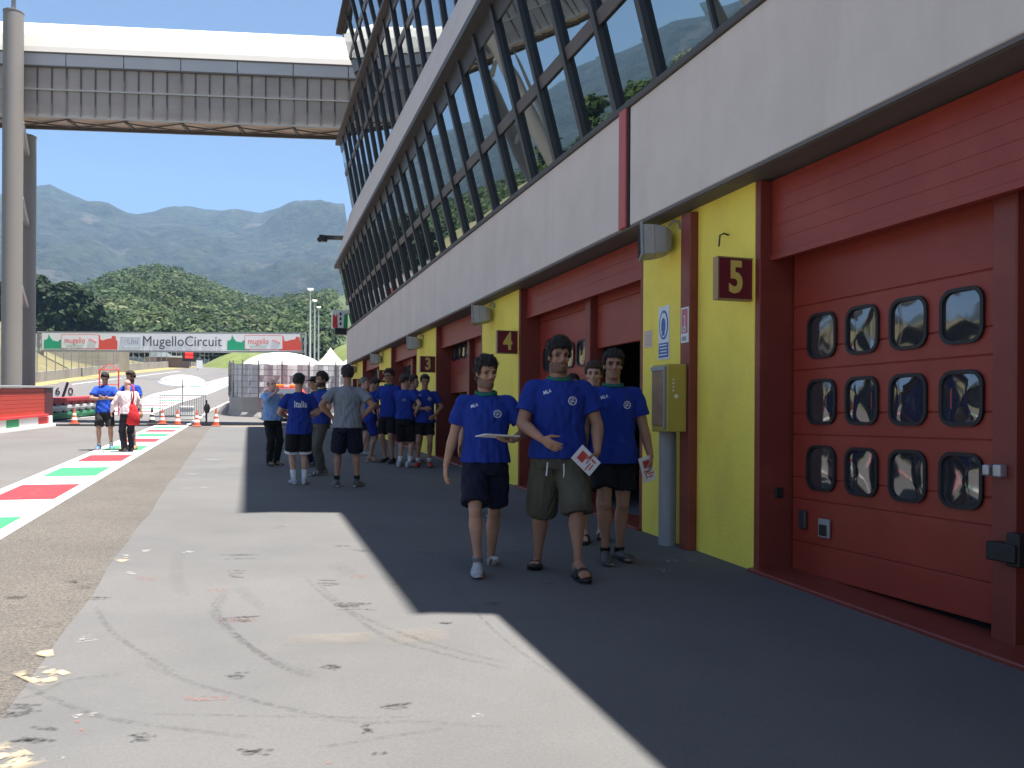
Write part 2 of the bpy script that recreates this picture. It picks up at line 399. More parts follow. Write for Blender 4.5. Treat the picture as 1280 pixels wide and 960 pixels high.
for i, y in enumerate(piers[:6]):
    yy = y+1.36
    s = empty('floodlight', (W, yy, 1.80)); tag(s, ['grey box floodlight over the fifth yellow pier at the far end', 'grey box floodlight beside the number 2 sign', 'grey box floodlight beside the number 3 sign', 'grey box floodlight beside the number 4 sign', 'grey box floodlight on the nearest yellow pier under the soffit', 'grey box floodlight on a pier nearer than the camera'][i], 'floodlight', 'floodlights under the soffit')
    b = MB()
    c = Vector((W-.02, yy, 1.80)); f_ = Vector((W-.33, yy+.13, 1.79)); d = (f_-c).normalized(); sx = d.cross(Vector((0,0,1))).normalized(); up = sx.cross(d)
    rings = []
    for t, w, h in ((.03, .08, .10), (.09, .14, .135), (.20, .165, .155), (.32, .17, .16)):
        p = c+d*t; rings.append([p-sx*w-up*h, p+sx*w-up*h, p+sx*w+up*h*.9, p-sx*w+up*h*.9])
    for a, e in zip(rings[:-1], rings[1:]): b.hexa(a+e)
    part(b, 'casing', lampb, s, bevel=.008)
    p = c+d*.33
    b = MB().obox(p, sx*.18, up*.17, d*.012); part(b, 'rim', M['grey_metal'], s, bevel=.004)
    b = MB().obox(p+d*.014, sx*.155, up*.145, d*.004)
    for k in range(-3, 4): b.obox(p+d*.022+up*.042*k, sx*.155, up*.004, d*.004, 1)
    part(b, 'lens', [lampg, M['dark']], s)
    b = MB().tube([c+Vector((-.06, 0, .14)), c+Vector((-.03, -.05, .19)), c+Vector((0, -.09, .17)), c+Vector((.01, -.10, .10))], .012); part(b, 'bracket', M['grey_metal'], s)
# red channel, cabinet and conduit on the nearest pier
b = MB().box(W-.09, W+.004, 7.02, 7.20, gz(7.1)-.05, 1.99); o = b.build('cable_channel', M['red_strip' if False else 'red_frame'], None, bevel=.008)
tag(o, 'dark red vertical cable channel up the nearest yellow pier', 'cable channel')
olive = mat('mustard cabinet paint', (.42,.33,.06), .45, .06, 4)
s = empty('meter_cabinet', (W, 7.3, -.1)); tag(s, 'mustard metal cabinet with wooden side on the nearest yellow pier', 'cabinet')
b = MB().box(W-.30, W-.092, 7.06, 7.38, -.12, .53); part(b, 'cabinet_body', olive, s, bevel=.012, seg=2)
b = MB().box(W-.322, W-.303, 7.10, 7.34, -.06, .47); part(b, 'cabinet_door', mat('worn brown side', (.26,.16,.09), .6, .2, 6), s, bevel=.006)
b = MB().box(W-.326, W-.30, 7.085, 7.10, -.10, .51); b.box(W-.326, W-.30, 7.10, 7.36, .47, .51); part(b, 'hinge_strip', M['grey_metal'], s, bevel=.003)
b = MB()
for k in range(4): b.obox((W-.24, 7.056, .38-.035*k), (.008,0,0), (0,.003,0), (0,0,.008))
b.tube([(W-.21, 7.058, .22), (W-.21, 7.05, .22)], .02, 14); part(b, 'indicator', mat('pale indicator', (.7,.7,.62), .4), s)
b = MB().tube([(W-.13, 7.36, gz(7.36)-.05), (W-.13, 7.36, -.12)], .085, 20); o = b.build('conduit_pipe', M['grey_metal'], None, auto=True)
tag(o, 'grey steel conduit pipe below the mustard cabinet', 'pipe')
# notices
blue = mat('notice blue', (.04,.13,.36), .5); wh = mat('notice white', (.72,.74,.76), .5); pk = mat('faded red print', (.50,.14,.17), .5); pkp = mat('faded pink paper', (.62,.50,.42), .7)
def onwall(y, z, x=W): return lambda a, c: (x-.006, y-a, z+c)
def disc(r, n=24, sy=1): return [(r*math.cos(2*math.pi*k/n), r*sy*math.sin(2*math.pi*k/n)) for k in range(n)]
s = empty('safety_notice', (W, 7.7, .62)); tag(s, 'tall white notice with a blue oval symbol on the nearest pier', 'notice')
b = MB().box(W-.006, W, 7.57, 7.80, .62, 1.17); part(b, 'plate', wh, s)
b = MB().prism(disc(.095, 24, 1.6), onwall(7.685, .975), (-.002,0,0)); b.prism(disc(.075, 24, 1.7), onwall(7.685, .975, W-.002), (-.002,0,0), 1); b.prism(disc(.045, 16, 1.9), onwall(7.685, .965, W-.004), (-.002,0,0)); b.prism([(-.03,-.1),(.03,-.1),(.02,.02),(-.02,.02)], onwall(7.685, .965, W-.005), (-.002,0,0), 0); part(b, 'symbol', [blue, wh], s)
b = MB().box(W-.009, W-.007, 7.585, 7.785, .64, .79)
for k in range(4): b.box(W-.012, W-.010, 7.60+.01*(k % 2), 7.77-.012*((k*2) % 3), .662+.033*k, .674+.033*k, 1)
part(b, 'text_block', [blue, wh], s)
s = empty('prohibition_notice', (W-.09, 7.1, .74)); tag(s, 'small red and white notice stuck on the red cable channel', 'notice')
b = MB().box(W-.097, W-.091, 7.03, 7.17, .74, 1.08); part(b, 'plate', wh, s)
b = MB().box(W-.100, W-.098, 7.045, 7.155, .83, 1.065); part(b, 'print', pk, s)
b = MB().prism(disc(.03, 16), onwall(7.10, .87, W-.095), (-.002,0,0)); b.prism(disc(.018, 16), onwall(7.10, .87, W-.0965), (-.003,0,0), 1)
b.box(W-.103, W-.101, 7.085, 7.095, .90, 1.0); b.box(W-.103, W-.101, 7.095, 7.12, .99, 1.0); b.box(W-.103, W-.101, 7.07, 7.14, .76, .80, 1); part(b, 'symbol', [wh, M['grey_metal']], s)
b = MB().box(W-.004, W, 7.95, 8.12, .77, .95)
for k in range(4): b.box(W-.006, W-.0045, 7.97, 8.09-.02*(k % 2), .80+.03*k, .81+.03*k, 1)
o = b.build('paper_notice', [pkp, mat('faded print', (.5,.36,.33), .7)]); tag(o, 'small faded pink paper taped to the yellow pier edge', 'notice')
b = MB().tube([(W, 6.50, 1.66), (W-.05, 6.50, 1.67), (W-.09, 6.50, 1.65), (W-.10, 6.50, 1.55)], .008); o = b.build('wall_hook', M['dark'], None, smooth=True); tag(o, 'small dark bent hook on the nearest yellow pier', 'hook')
for y in (12.42, 18.24):
    b = MB().box(W-.16, W+.0, y+.9, y+1.2, -.25, .35); o = b.build('wall_cabinet', olive, None, bevel=.012); tag(o, 'mustard box on the yellow pier under sign %d' % (4 if y < 15 else 3), 'cabinet', 'cabinets on farther piers')
# inside the open garage
s = empty('storage_rack', (5.3, 8.9, gz(8.9))); tag(s, 'pale blue storage rack just inside the open garage 4', 'rack')
g = gz(8.9)+.03; b = MB()
for x in (5.05, 5.55):
    for y in (8.35, 9.0): b.box(x-.02, x+.02, y-.02, y+.02, g, .98)
part(b, 'rack_frame', M['grey_metal'], s)
pb = mat('pale blue bin', (.40,.52,.62), .5, .1, 5)
for k in range(9):
    b = MB().box(5.03, 5.57, 8.37, 8.98, g+.1+.225*k, g+.28+.225*k); part(b, 'drawer', pb, s, bevel=.01)
b = MB().box(4.62, 5.0, 15.2, 15.75, gz(15.5)+.02, gz(15.5)+.20); b.box(4.75, 4.87, 15.4, 15.5, gz(15.5)+.20, gz(15.5)+.25)
o = b.build('tool_case', M['black'], None, bevel=.02); tag(o, 'black case on the floor in the doorway of garage 3', 'case')
# camera arm and flag sign at the far end
s = empty('camera_arm', (3.6, 32.4, 6.6)); tag(s, 'dark cantilever arm with a camera at the far end of the building', 'camera arm')
q0, q1 = AY(440, 296, 33.2), AY(404, 297, 33.2)
b = MB().bar(q0+Vector((1.0,0,0)), q1, .12, .16); b.bar(q0+Vector((1,0,-.35)), q0.lerp(q1, .3)+Vector((0,0,-.02)), .05, .05); part(b, 'arm', M['dark'], s)
b = MB().obox(q1+Vector((-.05,-.05,-.05)), (.16,0,0), (0,.14,0), (0,0,.12)); b.tube([q1+Vector((-.1,-.1,-.1)), q1+Vector((-.22,-.35,-.16))], [.09,.10], 12); part(b, 'camera', M['black'], s, bevel=.02)
s = empty('flag_sign', (3.6, 33.0, 3.3)); tag(s, 'small red white and green box sign on the far building corner', 'sign')
p0, p1 = AY(415, 412, 33.0), AY(434, 388, 33.0); x0, x1, z0, z1 = p0.x, p1.x, p0.z+.08, p1.z; wd = (x1-x0)
grn = mat('flag green', (.02,.32,.11), .5); rd = mat('flag red', (.62,.04,.04), .5); whs = mat('flag white', (.78,.78,.76), .5)
b = MB().box(x0, x1, 33.0, 33.4, z0, z1); part(b, 'sign_box', whs, s)
b = MB().prism([(0,0),(.34,0),(.30,.8),(.2,.6),(.1,.75),(0,.7)], lambda a, c: (x0+a*wd, 32.997, z0+c*(z1-z0)), (0,-.004,0), 0)
b.prism([(.72,0),(1,0),(1,.9),(.85,.75),(.76,.8)], lambda a, c: (x0+a*wd, 32.997, z0+c*(z1-z0)), (0,-.004,0), 1)
for k in range(3): b.box(x0+wd*.46, x0+wd*.58, 32.992, 32.996, z0+.1+.19*k, z0+.22+.19*k, 2)
part(b, 'graphics', [rd, grn, M['black']], s)
b = MB().box(x0+.1, x1+.2, 33.0, 33.4, z0-.25, z0-.02); part(b, 'bracket', M['black'], s)
# ================================================================ PEOPLE
def voxel(mb, name, vox, smooth=2, mats=None, parent=None):
    me = bpy.data.meshes.new(name); me.from_pydata(mb.v, [], mb.f); me.update()
    bm = bmesh.new(); bm.from_mesh(me); bmesh.ops.recalc_face_normals(bm, faces=bm.faces); bm.to_mesh(me); bm.free()
    t = bpy.data.objects.new(name+'_tmp', me); COL.objects.link(t)
    r = t.modifiers.new('r', 'REMESH'); r.mode = 'VOXEL'; r.voxel_size = vox; r.use_smooth_shade = True
    if smooth: s = t.modifiers.new('s', 'SMOOTH'); s.factor = .5; s.iterations = smooth
    dg = bpy.context.evaluated_depsgraph_get(); out = bpy.data.meshes.new_from_object(t.evaluated_get(dg)); out.name = name
    bpy.data.objects.remove(t); bpy.data.meshes.remove(me)
    out.materials.clear()
    for m in (mats if isinstance(mats, (list, tuple)) else [mats]): out.materials.append(m)
    o = bpy.data.objects.new(name, out); COL.objects.link(o)
    if parent: o.parent = parent
    return o
def get_co(o):
    n = len(o.data.vertices); a = np.empty(n*3, np.float32); o.data.vertices.foreach_get('co', a); return a.reshape(-1, 3).astype(float)
def set_co(o, a): o.data.vertices.foreach_set('co', a.astype(np.float32).ravel()); o.data.update()
def get_no(o):
    n = len(o.data.vertices); a = np.empty(n*3, np.float32); o.data.vertices.foreach_get('normal', a); return a.reshape(-1, 3).astype(float)
def set_col(o, c):
    a = o.data.color_attributes.new('col', 'FLOAT_COLOR', 'POINT'); a.data.foreach_set('color', np.c_[c, np.ones(len(c))].astype(np.float32).ravel())
skin_m = mat('skin', (.4,.25,.18), .48, .06, 30, attr='col', spec=.35)
shoe_m = mat('shoe leather', (.3,.3,.3), .55, attr='col')
hair_m = {k: mat('hair '+k, c, .55, .5, 70, 1.0, 110, stretch=(1,1,.35)) for k, c in dict(black=(.012,.009,.008), brown=(.035,.022,.014), grey=(.16,.15,.14), dark=(.018,.013,.010)).items()}
CL = {}
def wrinkle(m):
    """broad soft creases under the weave"""
    N, L, p = nodes(m); b0 = p.inputs['Normal'].links[0].from_node
    tc = N.new('ShaderNodeTexCoord'); mp = N.new('ShaderNodeMapping'); mp.inputs['Scale'].default_value = (1.5, 1.5, .75); L.new(tc.outputs['Object'], mp.inputs[0])
    n = N.new('ShaderNodeTexNoise'); n.inputs['Scale'].default_value = 7; n.inputs['Detail'].default_value = 1.5; n.inputs['Distortion'].default_value = .9; L.new(mp.outputs[0], n.inputs['Vector'])
    b = N.new('ShaderNodeBump'); b.inputs['Strength'].default_value = .6; b.inputs['Distance'].default_value = .035; L.new(n.outputs['Fac'], b.inputs['Height']); L.new(b.outputs[0], b0.inputs['Normal'])
    return m
def cloth(name, col, stripe=None):
    if name not in CL:
        CL[name] = overlay(wrinkle(mat('cloth '+name, col, .85, .10, 5, .25, 300, spec=.2)), tuple(c*.72 for c in col), 7, .5, .75, .35)
    return CL[name]
blue_tee = lambda: cloth('royal blue', (.012,.034,.235))
SK = {'fair': (.46,.265,.185), 'tan': (.34,.18,.112), 'olive': (.40,.22,.142), 'pink': (.56,.33,.26)}

def person(name, label, uv, rot, H=1.80, pose=None, out=None, vox=.010, group=None, at=None, build=1.0, skin='olive', seed=0):
    pose = pose or {}; out = out or {}; S = H/1.80; rg = random.Random(seed*13+5); B = build
    V = lambda *a: Vector(a)
    lean = R(pose.get('lean', 0)); twist = R(pose.get('twist', 0)); drop = pose.get('drop', 0.0)
    fL = pose.get('footL', (.10, 0, 0, 8)); fR = pose.get('footR', (-.10, 0, 0, 8))
    pz = .95-drop; px, py = pose.get('pelvis', (0, 0))
    def up(p):
        """bend the upper body about the pelvis"""
        p = Vector(p); w = max(0, min(1, (p.z-.90)/.40))
        q = Vector((p.x, p.y, p.z-.95))
        q = Matrix.Rotation(lean*w, 3, 'X') @ (Matrix.Rotation(twist*w, 3, 'Z') @ q)
        return Vector((q.x+px, q.y+py, q.z+pz))
    def upM(z): w = max(0, min(1, (z-.90)/.40)); return Matrix.Rotation(lean*w, 3, 'X') @ Matrix.Rotation(twist*w, 3, 'Z')
    def ring(z, rx, ry, x=0, y=0):
        M_ = upM(z); return (up((x, y, z)), M_@V(1,0,0), M_@V(0,1,0), rx, ry)
    def footM(f):
        x, y, heel, toe = f; M_ = Matrix.Translation((x, y, 0)) @ Matrix.Rotation(R(toe)*(1 if x > 0 else -1), 4, 'Z')
        return M_ @ Matrix.Translation((0, -.13, 0)) @ Matrix.Rotation(R(-heel), 4, 'X') @ Matrix.Translation((0, .13, 0))
    # heel>0 lifts the heel: rotate about the ball
    mL, mR = footM(fL), footM(fR)
    def ik(a, t, l1, l2, pole):
        d = t-a; L = min(d.length, (l1+l2)*.999); d = d.normalized(); t = a+d*L
        c = (l1*l1+L*L-l2*l2)/(2*L); h = math.sqrt(max(0, l1*l1-c*c)); p = Vector(pole); p = (p-d*p.dot(d)).normalized()
        return a+d*c+p*h, t
    J = {}
    for sd, sg, m_ in (('L', 1, mL), ('R', -1, mR)):
        hip = V(sg*.092+px, py, pz-.03); ank = m_ @ V(0, .0, .085)
        knee, ank2 = ik(hip, ank, .435, .425, (sg*.12, -1, 0)); J['hip'+sd], J['knee'+sd], J['ank'+sd] = hip, knee, ank
        sh = up((sg*.185*(.5+.5*B), .01, 1.435))
        h = pose.get('hand'+sd, {}); wt = h.get('to', (sg*.29, -.02, .86))
        wt = Vector(wt) if h.get('abs', True) else up(wt)
        elb, wr = ik(sh, wt, .295, .265, h.get('pole', (sg*.35, 1, -.15)))
        J['sh'+sd], J['elb'+sd], J['wr'+sd] = sh, elb, wr
    hd = up((0, -.005+pose.get('head_fwd', 0), 1.672)); HM = (upM(1.7) @ Matrix.Rotation(R(pose.get('head_yaw', 0)), 3, 'Z') @ Matrix.Rotation(R(pose.get('head_pitch', 0)), 3, 'X') @ Matrix.Rotation(R(pose.get('head_roll', 0)), 3, 'Y'))
    hs = 1.0
    def hp(x, y, z): return hd+HM@V(x*hs, y*hs, z*hs)
    # ------------------------------------------------ body
    b = MB(); loose = out.get('top', 'tee') is not None
    tb = [(.84,.12,.10),(.92,.160,.112),(1.0,.152,.105),(1.1,.142,.098),(1.2,.155,.107),(1.3,.172,.115),(1.37,.165,.104),(1.43,.125,.082),(1.48,.075,.066)]
    b.loft([ring(z, rx*.94*B, ry*.96*B, 0, .005) for z, rx, ry in tb], 20)
    b.capsule(up((0,.015,1.46)), hd+HM@V(0,.02,-.06), .060*B, .056*B, 14)
    for sg, sd in ((1, 'L'), (-1, 'R')):
        sh, el, wr = J['sh'+sd], J['elb'+sd], J['wr'+sd]
        b.capsule(up((sg*.11,.01,1.42)), sh+V(0,0,-.012), .045*B, .048*B); b.capsule(sh+V(0,0,-.012), sh.lerp(el, .45), .048*B, .050*B); b.capsule(sh.lerp(el, .45), el, .050*B, .039*B)
        b.capsule(el, el.lerp(wr, .3), .040*B, .043*B); b.capsule(el.lerp(wr, .3), wr, .043*B, .027)
        hi, kn, an = J['hip'+sd], J['knee'+sd], J['ank'+sd]
        b.capsule(hi, hi.lerp(kn, .4), .086*B, .077*B); b.capsule(hi.lerp(kn, .4), kn, .077*B, .053); b.capsule(kn, kn+(an-kn)*.05, .055, .052)
        ax = (an-kn).normalized(); back = V(0,1,0)-ax*ax.y; back.normalize()
        b.capsule(kn+back*.006, kn.lerp(an, .28)+back*.018, .048, .057*B); b.capsule(kn.lerp(an, .28)+back*.018, kn.lerp(an, .70)+back*.004, .057*B, .036); b.capsule(kn.lerp(an, .70)+back*.004, an, .036, .032)
        # foot
        m_ = mL if sd == 'L' else mR; Q = lambda x, y, z: m_ @ V(x, y, z); ux = (m_.to_3x3()@V(1,0,0)); uz = (m_.to_3x3()@V(0,0,1))
        sole = .022 if out.get('shoes', 'shoe') == 'slide' else 0
        fr = [(.065,.022,.035),(.05,.033,.05),(.0,.036,.06),(-.06,.040,.045),(-.12,.047,.030),(-.155,.046,.022)]
        b.loft([(Q(0, y, sole+h_), ux, uz, w_, h_) for y, w_, h_ in fr], 12); b.capsule(an, Q(0,.01,sole+.05), .036, .034)
        for k in range(5):
            xx = sg*(-.036+.018*k); ln = (.205,.20,.192,.182,.17)[k]; b.capsule(Q(xx*.95,-.14,sole+.018), Q(xx,-ln,sole+.013), .014, (.014,.011,.010,.010,.009)[k], 8)
        # hand
        h = pose.get('hand'+sd, {}); d = Vector(h.get('dir', (wr-el).normalized()*.8+V(0,0,-.2))).normalized(); pn = Vector(h.get('palm', (-sg, .25, 0))); pn = (pn-d*pn.dot(d)).normalized()
        th = Vector(h.get('thumb', d.cross(pn)*sg)); th = (th-d*th.dot(d)-pn*th.dot(pn)).normalized()
        cu = h.get('curl', 22)
        b.loft([(wr-d*.01, th, pn, .026, .020), (wr+d*.02, th, pn, .030, .020), (wr+d*.05, th, pn, .040, .019), (wr+d*.085, th, pn, .042, .016), (wr+d*.098, th, pn, .038, .011)], 12)
        for k, (o_, ln) in enumerate(((.031, .074), (.0105, .082), (-.0105, .077), (-.031, .060))):
            p = wr+d*(.092-.004*abs(k-1))+th*o_; dd = (d+th*o_*2.4).normalized(); c_ = cu*(1+.18*k)
            for q, f_ in enumerate((.45, .30, .25)):
                an_ = R(c_*(.6+.55*q)); dv = dd*math.cos(an_)+pn*math.sin(an_); p2 = p+dv*ln*f_; b.capsule(p, p2, .0095-.0008*q, .0087-.0008*q, 8); p = p2
        p = wr+d*.025+th*.026; d1 = (d*.62+th*.62+pn*.25).normalized(); p2 = p+d1*.045; d2 = (d*.85+th*.25+pn*.42).normalized(); p3 = p2+d2*.034; p4 = p3+(d2+pn*.2).normalized()*.026
        b.capsule(p-d1*.01, p2, .015, .0115, 8); b.capsule(p2, p3, .0112, .010, 8); b.capsule(p3, p4, .010, .0085, 8)
    # head
    HMx = [HM@V(1,0,0), HM@V(0,1,0)]
    b.ell(hp(0,.012,.030), (.074,.094,.088), HM, 18, 12); b.ell(hp(0,-.028,-.035), (.055,.064,.078), HM, 18, 12)
    b.capsule(hp(0,-.068,-.095), hp(0,-.060,-.092), .026, .026); 
    for sg in (1, -1):
        b.capsule(hp(sg*.043,.0,-.058), hp(sg*.016,-.066,-.098), .023, .021); b.ell(hp(sg*.037,-.066,-.020), (.024,.021,.024), HM)
        b.ell(hp(sg*.073,.012,-.004), (.011,.020,.032), HM @ Matrix.Rotation(R(sg*-18), 3, 'Z')); b.capsule(hp(sg*.011,-.098,-.030), hp(sg*.012,-.088,-.032), .0105, .010, 8)
        b.capsule(hp(sg*.012,-.086,.030), hp(sg*.048,-.072,.028), .013, .012, 8)
    b.capsule(hp(0,-.084,.022), hp(0,-.106,-.022), .010, .0135, 10); b.capsule(hp(0,-.104,-.026), hp(0,-.096,-.033), .012, .010, 8)
    b.capsule(hp(-.018,-.087,-.058), hp(.018,-.087,-.058), .0095, .0095, 8); b.capsule(hp(-.014,-.085,-.070), hp(.014,-.085,-.070), .0105, .0105, 8)
    o = voxel(b, name, vox, 2, skin_m)
    loc = at if at else G(*uv); loc = Vector((loc.x, loc.y, gz(loc.y)+.006))
    co = get_co(o)
    # face sculpt and colour in the head's own frame
    HI = np.array(HM.transposed()); L_ = (co-np.array(hd))@HI.T
    base = np.array(SK[skin]); col = np.tile(base, (len(co), 1))*(1+.05*np.sin(co[:, 2:3]*23+co[:, 0:1]*17))
    onh = (L_[:, 2] > -.125) & (L_[:, 2] < .13) & (np.abs(L_[:, 0]) < .1) & (np.abs(L_[:, 1]) < .12)
    x, y, z = L_[:, 0], L_[:, 1], L_[:, 2]; ax = np.abs(x); front = onh & (y < -.035)
    dent = .013*np.exp(-(((ax-.031)/.015)**2+((z-.010)/.010)**2))*(y < -.05)*onh
    dent += .004*np.exp(-((x/.022)**2+((z+.064)/.0035)**2))*(y < -.06)*onh
    L_[:, 1] += dent; co = np.array(hd)+L_@np.array(HM).T
    def blend(mask, c, a): col[mask] = col[mask]*(1-a)+np.array(c)*a
    hc = np.array({'black': (.018,.013,.011), 'brown': (.04,.026,.018), 'grey': (.2,.19,.18), 'dark': (.024,.018,.014)}[out.get('hair_col', 'dark')])
    blend(front & (np.abs(z+.064) < .012) & (ax < .025) & (y < -.075), base*np.array([.72,.52,.50]), .6)
    blend(front & (np.abs(z-.029+(ax-.032)**2*9) < .0062) & (ax > .013) & (ax < .050) & (y < -.05), hc, .92)
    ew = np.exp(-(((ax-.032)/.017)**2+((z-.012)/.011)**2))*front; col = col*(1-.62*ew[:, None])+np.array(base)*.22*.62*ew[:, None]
    blend(front & (np.abs(z-.008) < .0052) & (ax > .020) & (ax < .043), (.022,.015,.013), .95)
    ck = np.exp(-(((ax-.036)/.018)**2+((z+.026)/.016)**2))*front; col *= (1+ck[:, None]*np.array([.10,-.04,-.06]))
    blend(onh & (ax < .02) & (y < -.09) & (z < -.02) & (z > -.04), base*.8, .5)
    bd = out.get('beard', 0)
    if bd:
        jaw = onh & ((z < -.042-.35*np.maximum(0, -.055-y)*0) & (z < -.04+.9*np.clip(y+.04, 0, .05)) & (y < .03)) & ~((np.abs(z+.064) < .010) & (ax < .022))
        mus = front & (np.abs(z+.046) < .0065) & (ax < .030)
        side = onh & (ax > .058) & (y < .0) & (y > -.045) & (z < .015)
        blend(jaw | mus | side, hc, bd)
        nn = get_no(o)
        if bd > .6: co[jaw] += nn[jaw]*.006
    set_co(o, co); set_col(o, col)
    tag(o, label, 'person', group); o.location = loc; o.rotation_euler = (0, 0, R(rot)); o.scale = (S, S, S)
    # ------------------------------------------------ hair
    hs_ = out.get('hair', 'short')
    if hs_:
        hb = MB(); N_ = 420; th_ = {'short': .012, 'thick': .017, 'buzz': .007, 'bald': .006}[hs_]
        for k in range(N_):
            zz = 1-2*(k+.5)/N_; r = math.sqrt(1-zz*zz); a = k*2.39996; dx, dy, dz = r*math.cos(a), r*math.sin(a), zz
            if hs_ == 'bald':
                ok = dy > -.05 and -.62 < dz < .12
            else:
                ok = dz > (.50 if dy < -.55 else .50-.90*(dy+.55) if dy < .4 else -.55)
                if abs(dx) > .72 and dy < .05 and dz < .25: ok = ok or (dz > -.25 and -.28 < dy)
            if not ok: continue
            mg = dz-(.50 if dy < -.55 else .50-.90*(dy+.55) if dy < .4 else -.55)
            t = th_*max(.25, min(1, .25+mg/.35))*(1.35 if dz > .5 else .8)*rg.uniform(.85, 1.2)*(1.25 if dy < -.2 and dz > .4 else 1)
            q = (dx*(.071+t*.55), .012+dy*(.091+t*.5), .030+dz*(.085+t*.9)); hb.ell(hp(*q), (.017+t*.25, .017+t*.25, .015+t*.3), HM, 7, 5)
        ho = voxel(hb, 'hair', max(.0055, vox*.8), 5, hair_m[out.get('hair_col', 'dark')], o)
        hco = get_co(ho); hn = get_no(ho); hco += hn*(.0030*np.sin(hco[:, :1]*170+hco[:, 1:2]*60+np.sin(hco[:, 1:2]*70+hco[:, 2:3]*40)*2.2)+.004*np.sin(hco[:, :1]*55+hco[:, 2:3]*48+rg.random()*6)*np.sin(hco[:, 1:2]*62)+.003); set_co(ho, hco)
        # loose strands combed forward from the crown
        vs = [tuple(p) for p in hco]; fs = [tuple(p.vertices) for p in ho.data.polygons]
        HMa = np.array(HM); crown = np.array(hp(0,.06,.12)); fw = HMa@np.array([0,-1,-.25]); ln0 = {'short': .016, 'thick': .026, 'buzz': .007, 'bald': .010}[hs_]; nst = 1900 if vox < .007 else 420
        hn2 = get_no(ho)
        for k in range(nst):
            i = rg.randrange(len(hco)); p = hco[i]; n_ = hn2[i]; g = p-crown; g = g/(np.linalg.norm(g)+1e-6)+fw*.5+np.array([rg.gauss(0,.35), rg.gauss(0,.35), rg.gauss(0,.25)])
            g = g-n_*g.dot(n_); g /= np.linalg.norm(g)+1e-6; s_ = np.cross(n_, g); L0 = ln0*rg.uniform(.6, 1.4); w_ = rg.uniform(.0012, .0028)*(1 if vox < .007 else 1.8); lf = rg.uniform(.02, .30)
            a = p-n_*.002; m1 = p+g*L0*.55+n_*L0*lf*.6; e = p+g*L0+n_*L0*lf*.5; j = len(vs)
            vs += [tuple(a-s_*w_), tuple(a+s_*w_), tuple(m1+s_*w_*.8), tuple(m1-s_*w_*.8), tuple(e)]; fs += [(j, j+1, j+2, j+3), (j+3, j+2, j+4)]
        me2 = bpy.data.meshes.new('hair'); me2.from_pydata(vs, [], fs); me2.materials.append(hair_m[out.get('hair_col', 'dark')]); me2.polygons.foreach_set('use_smooth', [True]*len(me2.polygons)); old_ = ho.data; ho.data = me2; bpy.data.meshes.remove(old_)
    # ------------------------------------------------ top
    def folds(oo, amp, seed_, hem=None):
        c = get_co(oo); n = get_no(oo); s = seed_*1.7
        th = np.arctan2(c[:, 1], c[:, 0]); z = c[:, 2]
        w = np.clip((1.45-z)/.5, .15, 1)*np.clip((z-.80)/.12, .35, 1)
        d = amp*w*(.55*np.sin(9*th+5*np.sin(4*z+s)+s)+.45*np.sin(17*th+9*z+2*np.sin(7*z+s)))
        d += amp*.8*np.sin(38*c[:, 0]+26*z+2.2*np.sin(11*c[:, 1]+9*z+s)+s)*np.exp(-((z-1.02)/.16)**2)
        d += amp*.6*np.sin(30*z-22*np.abs(c[:, 0])+s+2*np.sin(8*th))*np.exp(-((z-1.28)/.14)**2)
        d += amp*.35*np.sin(61*c[:, 0]+13*c[:, 1]+s)*np.sin(47*z+7*c[:, 1])
        set_co(oo, c+n*d[:, None])
    top = out.get('top', 'tee'); tcl = out.get('top_mat') or blue_tee()
    vc = max(.009, vox*1.1)
    belly = out.get('belly', 0)
    if top:
        b = MB(); hem = out.get('hem', .865)
        rr = [(hem,.213,.158),(.93,.206,.152),(1.0,.192,.143),(1.1,.178,.130),(1.2,.184,.132),(1.3,.197,.138),(1.38,.196,.130),(1.435,.160,.106),(1.48,.104,.083),(1.512,.078,.072)]
        if top == 'shirt': rr[0] = (max(hem, .93), .178, .132)
        b.loft([ring(z, rx*B*(1+belly*.6*math.exp(-((z-1.08)/.14)**2)), ry*B*(1+belly*1.5*math.exp(-((z-1.08)/.14)**2)), 0, .004-belly*.05*math.exp(-((z-1.08)/.14)**2)) for z, rx, ry in rr], 24)
        for sg, sd in ((1, 'L'), (-1, 'R')):
            sh, el, wr = J['sh'+sd], J['elb'+sd], J['wr'+sd]; ax_ = (el-sh).normalized(); u_ = ax_.orthogonal().normalized(); v_ = ax_.cross(u_)
            b.capsule(up((sg*.10,.008,1.42)), sh+V(0,0,-.006), .068*B, .063*B)
            if top in ('tee', 'polo'):
                e = sh.lerp(el, .68); b.loft([(sh+V(0,0,-.008), u_, v_, .064*B, .064*B), (sh.lerp(el, .3), u_, v_, .071*B, .071*B), (e, u_, v_, .076*B, .076*B)], 16)
            else:
                b.capsule(sh, el, .070*B, .058*B); f_ = sd in out.get('rolled', '') and .35 or .93
                b.capsule(el, el.lerp(wr, f_), .058*B, .042)
        t = voxel(b, {'tee': 't_shirt', 'polo': 'polo_shirt', 'shirt': 'shirt'}[top], vc, 3, tcl, o); folds(t, .0062, seed)
        if out.get('collar'):
            cb = MB(); pts = []; M_ = upM(1.5)
            for k in range(25):
                a = 2*math.pi*k/24; pts.append(up((0,.006,1.508))+M_@V(.084*math.cos(a), .083*math.sin(a)-.006, .016*math.sin(a)+.002))
            cb.tube(pts, .0125, 8); cb.build('collar', out['collar'], o, smooth=True)
        bv = BVHTree.FromPolygons([tuple(v.co) for v in t.data.vertices], [tuple(p.vertices) for p in t.data.polygons])
